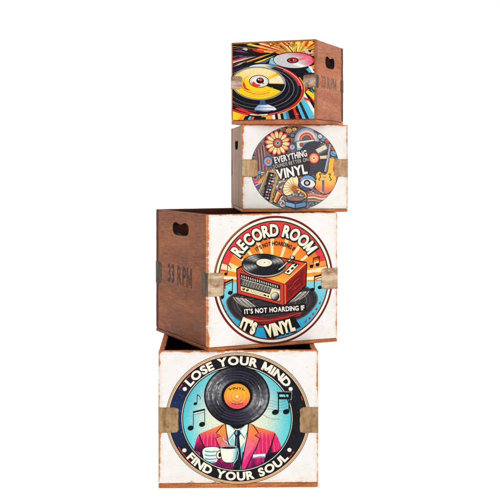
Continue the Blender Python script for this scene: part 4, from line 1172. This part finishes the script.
# ------------------------------------------------------------------ crates
def crate(n, label, mats, T=6.0, bt=5.0, slot=None):
    X, Z, r, w, d, h = CR[n]
    root = bpy.data.objects.new('wooden_crate', None)
    COL.objects.link(root)
    c, s = math.cos(r), math.sin(r)
    # base centre
    cxu, czu = X + w / 2 * c - d / 2 * s, Z + w / 2 * s + d / 2 * c
    root.location = (cxu * S, (czu - DEP0) * S, (BASE[n] - Y0) * S)
    root.rotation_euler = (0, 0, r)
    root['label'] = label; root['category'] = 'crate'
    root['group'] = 'stacked wooden record crates'
    root.empty_display_size = 0.05
    g = 0.15
    top = h - 0.25
    # children sit with their own origin at the front-left bottom corner
    off = Vector((-w / 2 * S, -d / 2 * S, 0))
    sd = sum(map(ord, n)) * 0.37
    def put(name, bm, mat, smooth_shade=True):
        o = link(name, finish(bm, name, smooth_shade), root, [mat] if not isinstance(mat, (list, tuple)) else mat)
        o.location = off
        return o
    bp = put('bottom_panel', board_bm(0, w, 0.1, d, 0.05, bt, 1.1, sd, rag=0.7), [mats['edge'], mats['side']])
    for p in bp.data.polygons:
        p.material_index = 0 if p.normal.y < -0.6 else 1
    fr = put('front_panel', board_bm(0, w, 0, T, bt + g, top, 0.9, sd + 1, step=2.6, rag=0.5), mats['front'])
    add_board_uv(fr.data, w, h)
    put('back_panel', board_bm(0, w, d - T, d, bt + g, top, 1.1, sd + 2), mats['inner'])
    for k, (xa, xb) in enumerate(((0.15, T), (w - T, w - 0.15))):
        sdp = put('side_panel', board_bm(xa, xb, T + 0.4, d - T - 0.4, bt + g, top - 0.1, 1.1, sd + 3 + k, rag=0.7), [mats['side'], shade_in], False)
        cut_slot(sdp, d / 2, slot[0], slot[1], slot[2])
        for p in sdp.data.polygons:          # stained outside, shade painted on the inside and the cut
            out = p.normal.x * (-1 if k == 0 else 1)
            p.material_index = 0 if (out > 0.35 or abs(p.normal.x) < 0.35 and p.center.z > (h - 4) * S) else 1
    return root, fr, off

def bracket(root, off, n, u0, v0, v1, width, side_len, corner, m_front, m_side):
    """thin tin strap folded round one upright corner of the crate"""
    X, Z, r, w, d, h = CR[n]
    thf = {'A': 0.66, 'B': 0.70, 'C': 0.60, 'D': 0.55}[n]; ths = 0.10
    if corner[1] == 1: thf = 0.12
    bm = bmesh.new()
    nz = 9
    def sheet(axis, a0, a1, fixed, outward, mi):
        na = 10
        grid = []
        for i in range(na + 1):
            row = []
            for j in range(nz + 1):
                a = a0 + (a1 - a0) * i / na
                v = v0 + (v1 - v0) * j / nz
                q = noise.noise(Vector((a * 0.3 + sum(map(ord, n)), v * 0.3, corner[0] * 7 + corner[1] * 3)))
                if i == na:
                    a += (0.9 * noise.noise(Vector((v * 0.8, a0, 5.0 + ord(n[0]))))) * (1 if a1 > a0 else -1)
                if j in (0, nz):
                    v += 0.5 * noise.noise(Vector((a * 0.6, v, 2.0)))
                bulge = (thf + 0.12 * q) if axis == 'x' else (ths + 0.05 * q)
                if i == na or j in (0, nz): bulge *= 0.8
                if i == na and j in (0, nz):
                    a -= 1.1 * (1 if a1 > a0 else -1)
                if i >= na - 1 and j in (0, nz):
                    v += 0.7 if j == 0 else -0.7
                row.append((a, v, bulge))
            grid.append(row)
        def V(a, v, b):
            p = (a, fixed + outward * b, v) if axis == 'x' else (fixed + outward * b, a, v)
            return bm.verts.new(Vector(p) * S)
        g = [[V(*q) for q in row] for row in grid]
        for i in range(na):
            for j in range(nz):
                f = bm.faces.new((g[i][j], g[i + 1][j], g[i + 1][j + 1], g[i][j + 1])); f.material_index = mi
        # rim down to the board
        rim = [g[i][0] for i in range(na + 1)] + [g[na][j] for j in range(1, nz + 1)] + [g[i][nz] for i in range(na - 1, -1, -1)]
        low = []
        for vv in rim:
            co = vv.co.copy()
            if axis == 'x': co.y = (fixed - outward * 0.2) * S
            else: co.x = (fixed - outward * 0.2) * S
            low.append(bm.verts.new(co))
        for i in range(len(rim) - 1):
            f = bm.faces.new((rim[i], rim[i + 1], low[i + 1], low[i])); f.material_index = mi
        return g[0]
    fx = 0.0 if corner[0] == 0 else w
    fy = 0.0 if corner[1] == 0 else d
    ox = -1 if corner[0] == 0 else 1
    oy = -1 if corner[1] == 0 else 1
    e1 = sheet('x', fx + ox * ths, fx - ox * width, fy, oy, 0)
    e2 = sheet('y', fy + oy * thf, fy - oy * side_len, fx, ox, 1)
    for j in range(nz):
        try:
            f = bm.faces.new((e1[j], e1[j + 1], e2[j + 1], e2[j])); f.material_index = 0
        except ValueError:
            pass
    o = link('corner_bracket', finish(bm, 'corner_bracket'), root, [m_front, m_side])
    o.location = off
    return o

def stencil(side_panel, n, body, y_from, y_to, v0, v1, mat, side):
    """text painted on a side board; side -1 = left face, +1 = right face"""
    X, Z, r, w, d, h = CR[n]
    adv = 0; lay = []
    for ch in body:
        if ch == ' ': adv += 0.32; continue
        tr, (x0, x1) = glyph(ch, 0.03)[:2]
        lay.append((tr, adv - x0)); adv += (x1 - x0) + 0.11
    adv -= 0.11
    verts, faces = [], []
    xf = -0.12 + 0.15 if side < 0 else w - 0.15 + 0.12
    xf = (0.15 - 0.06) if side < 0 else (w - 0.15 + 0.06)
    for tris, a in lay:
        for tri in tris:
            b = len(verts)
            for x, y in tri:
                t = (x + a) / adv
                verts.append(((xf + side * 0.0006 * (len(faces) % 60)) * S, (y_from + (y_to - y_from) * t) * S, (v0 + (v1 - v0) * y / _capH) * S))
            faces.append((b, b + 1, b + 2))
    me = bpy.data.meshes.new('stencil_text')
    me.from_pydata(verts, [], faces)
    return link('stencil_text', me, side_panel, [mat])

W_ = {k: (CR[k][3] * S, CR[k][5] * S) for k in CR}
orange = wood('raw_orange_wood', rgb(122, 60, 26), rgb(190, 104, 50), rgb(226, 146, 84), rgb(146, 78, 38), 'x', 2.0, 0.55)
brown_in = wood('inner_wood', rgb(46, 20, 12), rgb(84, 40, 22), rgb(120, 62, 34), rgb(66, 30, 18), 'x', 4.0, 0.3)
shade_in = wood('shaded_inner_wood', rgb(14, 9, 7), rgb(30, 18, 13), rgb(52, 30, 20), rgb(24, 14, 10), 'x', 5.0, 0.3)  # near-black colour stands in for shade inside crates and hand holds
sideC = wood('stained_side_wood', rgb(78, 38, 18), rgb(138, 76, 38), rgb(180, 106, 58), rgb(104, 66, 46), 'y', 1.0, 0.45)
sideD = wood('orange_side_wood', rgb(140, 72, 36), rgb(192, 106, 56), rgb(220, 140, 86), rgb(150, 84, 48), 'y', 3.0, 0.35)
sideA = wood('weathered_side_wood', rgb(134, 70, 40), rgb(188, 104, 64), rgb(218, 140, 96), rgb(138, 100, 84), 'y', 6.0, 0.75)
sideB = wood('grey_side_wood', rgb(116, 80, 62), rgb(158, 120, 98), rgb(188, 154, 130), rgb(134, 100, 82), 'z', 8.0, 0.5)
def worn_ink(name, ink, ground, lo, hi):
    q = NT(name)
    v = q.coords((1, 0.5, 1))
    n = q.math('ADD', q.math('MULTIPLY', q.noise(v, 230, 5, 0.75), 0.6), q.math('MULTIPLY', q.noise(v, 60, 5, 0.7), 0.4))
    q.l(q.mixc(q.ramp(n, [(lo, 0.0), (hi, 1.0)]), ink, ground), q.p.inputs['Base Color'])
    q.p.inputs['Roughness'].default_value = 0.7
    q.p.inputs['Specular IOR Level'].default_value = 0.1
    return q.m
ink_stencil = worn_ink('stencil_ink', rgb(56, 50, 50), rgb(134, 72, 42), 0.48, 0.60)
ink_faint = worn_ink('faded_stencil_ink', rgb(112, 92, 84), rgb(180, 108, 74), 0.47, 0.62)
tin_side = metal('dark_tin', rgb(72, 58, 46), rgb(96, 80, 64), rgb(40, 26, 18), 3.0, 0.0, 'z')
tin_side.node_tree.nodes['Principled BSDF'].inputs['Specular IOR Level'].default_value = 0.05
tin = {'C': metal('tin_beige', rgb(178, 142, 106), rgb(220, 196, 162), rgb(126, 78, 46), 1.0, 0.15),
       'D': metal('tin_brass', rgb(148, 112, 72), rgb(182, 148, 104), rgb(104, 66, 34), 2.0, 0.3, 'z'),
       'B': metal('tin_sand', rgb(178, 138, 94), rgb(212, 180, 138), rgb(136, 90, 52), 5.0, 0.15, 'z'),
       'A': metal('tin_rust', rgb(136, 94, 68), rgb(206, 180, 154), rgb(94, 54, 36), 7.0, 0.15)}

SPEC = {
    'D': dict(label='largest crate at the bottom of the stack, printed with a record headed man in suit',
              mats=dict(edge=orange, front=painted('worn_white_paint_bottom', *W_['D'], 3.1, lo=0.0042), inner=shade_in, side=sideD), slot=(112, 22, 7.5)),
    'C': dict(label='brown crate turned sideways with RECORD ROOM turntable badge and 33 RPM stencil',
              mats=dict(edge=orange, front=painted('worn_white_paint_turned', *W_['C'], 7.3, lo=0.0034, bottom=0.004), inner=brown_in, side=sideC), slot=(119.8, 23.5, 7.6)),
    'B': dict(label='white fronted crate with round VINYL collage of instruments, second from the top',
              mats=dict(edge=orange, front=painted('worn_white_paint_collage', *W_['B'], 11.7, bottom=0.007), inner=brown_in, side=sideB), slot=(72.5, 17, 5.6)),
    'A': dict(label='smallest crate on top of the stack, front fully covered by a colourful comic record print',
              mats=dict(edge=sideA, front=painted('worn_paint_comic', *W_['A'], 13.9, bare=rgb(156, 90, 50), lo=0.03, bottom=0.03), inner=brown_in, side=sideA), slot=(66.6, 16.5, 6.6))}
BR = {  # left (u width), right, v0, v1 from reference points on the front board
    'D': ((178.6, 407.4, 432.6), (299.8, 407.2, 432.8)),
    'C': ((223.6, 272.6, 296.0), (321.2, 268.4, 289.4)),
    'B': ((257.6, 159.4, 176.8), (334.0, 159.2, 176.8)),
    'A': ((242.2, 76.2, 89.0), (303.4, 74.8, 87.6))}
for n in 'DCBA':
    root, fr, off = crate(n, SPEC[n]['label'], SPEC[n]['mats'], slot=SPEC[n]['slot'], T=6.2 if n in 'DC' else 5.0, bt={'D': 5.2, 'C': 3.8, 'B': 3.4, 'A': 4.4}[n])
    X, Z, r, w, d, h = CR[n]
    (lx, ly0, ly1), (rx_, ry0, ry1) = BR[n]
    ul, v1 = on_front(n, lx, ly0); _, v0 = on_front(n, lx, ly1)
    ur, v1r = on_front(n, rx_, ry0); _, v0r = on_front(n, rx_, ry1)
    sl = {'D': 17, 'C': 17, 'B': 12, 'A': 10}[n]
    for cn, wd, a, b in (((0, 0), ul, v0, v1), ((1, 0), w - ur, v0r, v1r), ((0, 1), ul, v0, v1), ((1, 1), ul, v0, v1)):
        bracket(root, off, n, 0, a, b, wd, sl, cn, tin[n], tin_side)
    art = Art(n)
    ARTS[n](art)
    art.build(fr, print_mat('print_ink_' + {'A': 'comic', 'B': 'collage', 'C': 'turntable', 'D': 'suit'}[n], *W_[n],
                            seed=ord(n) * 0.31, **PM[n]))
    sides = [o for o in root.children if o.name.startswith('side_panel')]
    left = min(sides, key=lambda o: sum(v.co.x for v in o.data.vertices) / len(o.data.vertices))
    right = [o for o in sides if o is not left][0]
    if n == 'C':
        stencil(left, n, '33 RPM', 114.5, 44, 60, 79, ink_stencil, -1)
    if n == 'A':
        stencil(right, n, '33 RPM', 18, 72, 38.5, 50.5, ink_faint, 1)

# ------------------------------------------------------------------ setting: white floor with added glow and white surround
t = NT('glowing_floor')
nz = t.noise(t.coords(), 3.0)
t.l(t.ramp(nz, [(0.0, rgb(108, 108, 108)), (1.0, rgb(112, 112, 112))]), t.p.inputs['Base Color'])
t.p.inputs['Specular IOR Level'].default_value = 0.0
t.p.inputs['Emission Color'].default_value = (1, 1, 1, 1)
t.p.inputs['Emission Strength'].default_value = 0.98  # invented glow, keeps the floor white and hides the contact shadow
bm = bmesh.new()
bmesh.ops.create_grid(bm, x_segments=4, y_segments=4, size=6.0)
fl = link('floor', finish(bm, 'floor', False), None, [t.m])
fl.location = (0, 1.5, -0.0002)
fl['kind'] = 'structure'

world = bpy.data.worlds.new('World'); scene.world = world
world.use_nodes = True
bg = world.node_tree.nodes['Background']
bg.inputs[0].default_value = (1, 1, 1, 1); bg.inputs[1].default_value = 1.0

def area(name, loc, target, size, power):
    ld = bpy.data.lights.new(name, 'AREA'); ld.shape = 'SQUARE'; ld.size = size; ld.energy = power
    o = bpy.data.objects.new(name, ld); COL.objects.link(o)
    o.location = loc
    o.rotation_euler = (Vector(target) - Vector(loc)).to_track_quat('-Z', 'Y').to_euler()
    return o
area('softbox_key', (2.2, -1.2, 1.5), (0.05, 0, 0.45), 1.0, 5.0)

cam = bpy.data.cameras.new('camera')
co = bpy.data.objects.new('camera', cam); COL.objects.link(co)
co.location = (0, -DEP0 * S, -Y0 * S)
co.rotation_euler = (PI / 2, 0, 0)
cam.sensor_width = 36.0
cam.lens = F / 500.0 * 36.0
cam.shift_x = (250 - CX) / 500.0
cam.shift_y = -(250 - HZ) / 500.0
cam.clip_start = 0.05; cam.clip_end = 100
scene.camera = co
scene.view_settings.view_transform = 'Standard'
scene.view_settings.look = 'None'
scene.view_settings.exposure = 0.0
scene.view_settings.gamma = 1.0
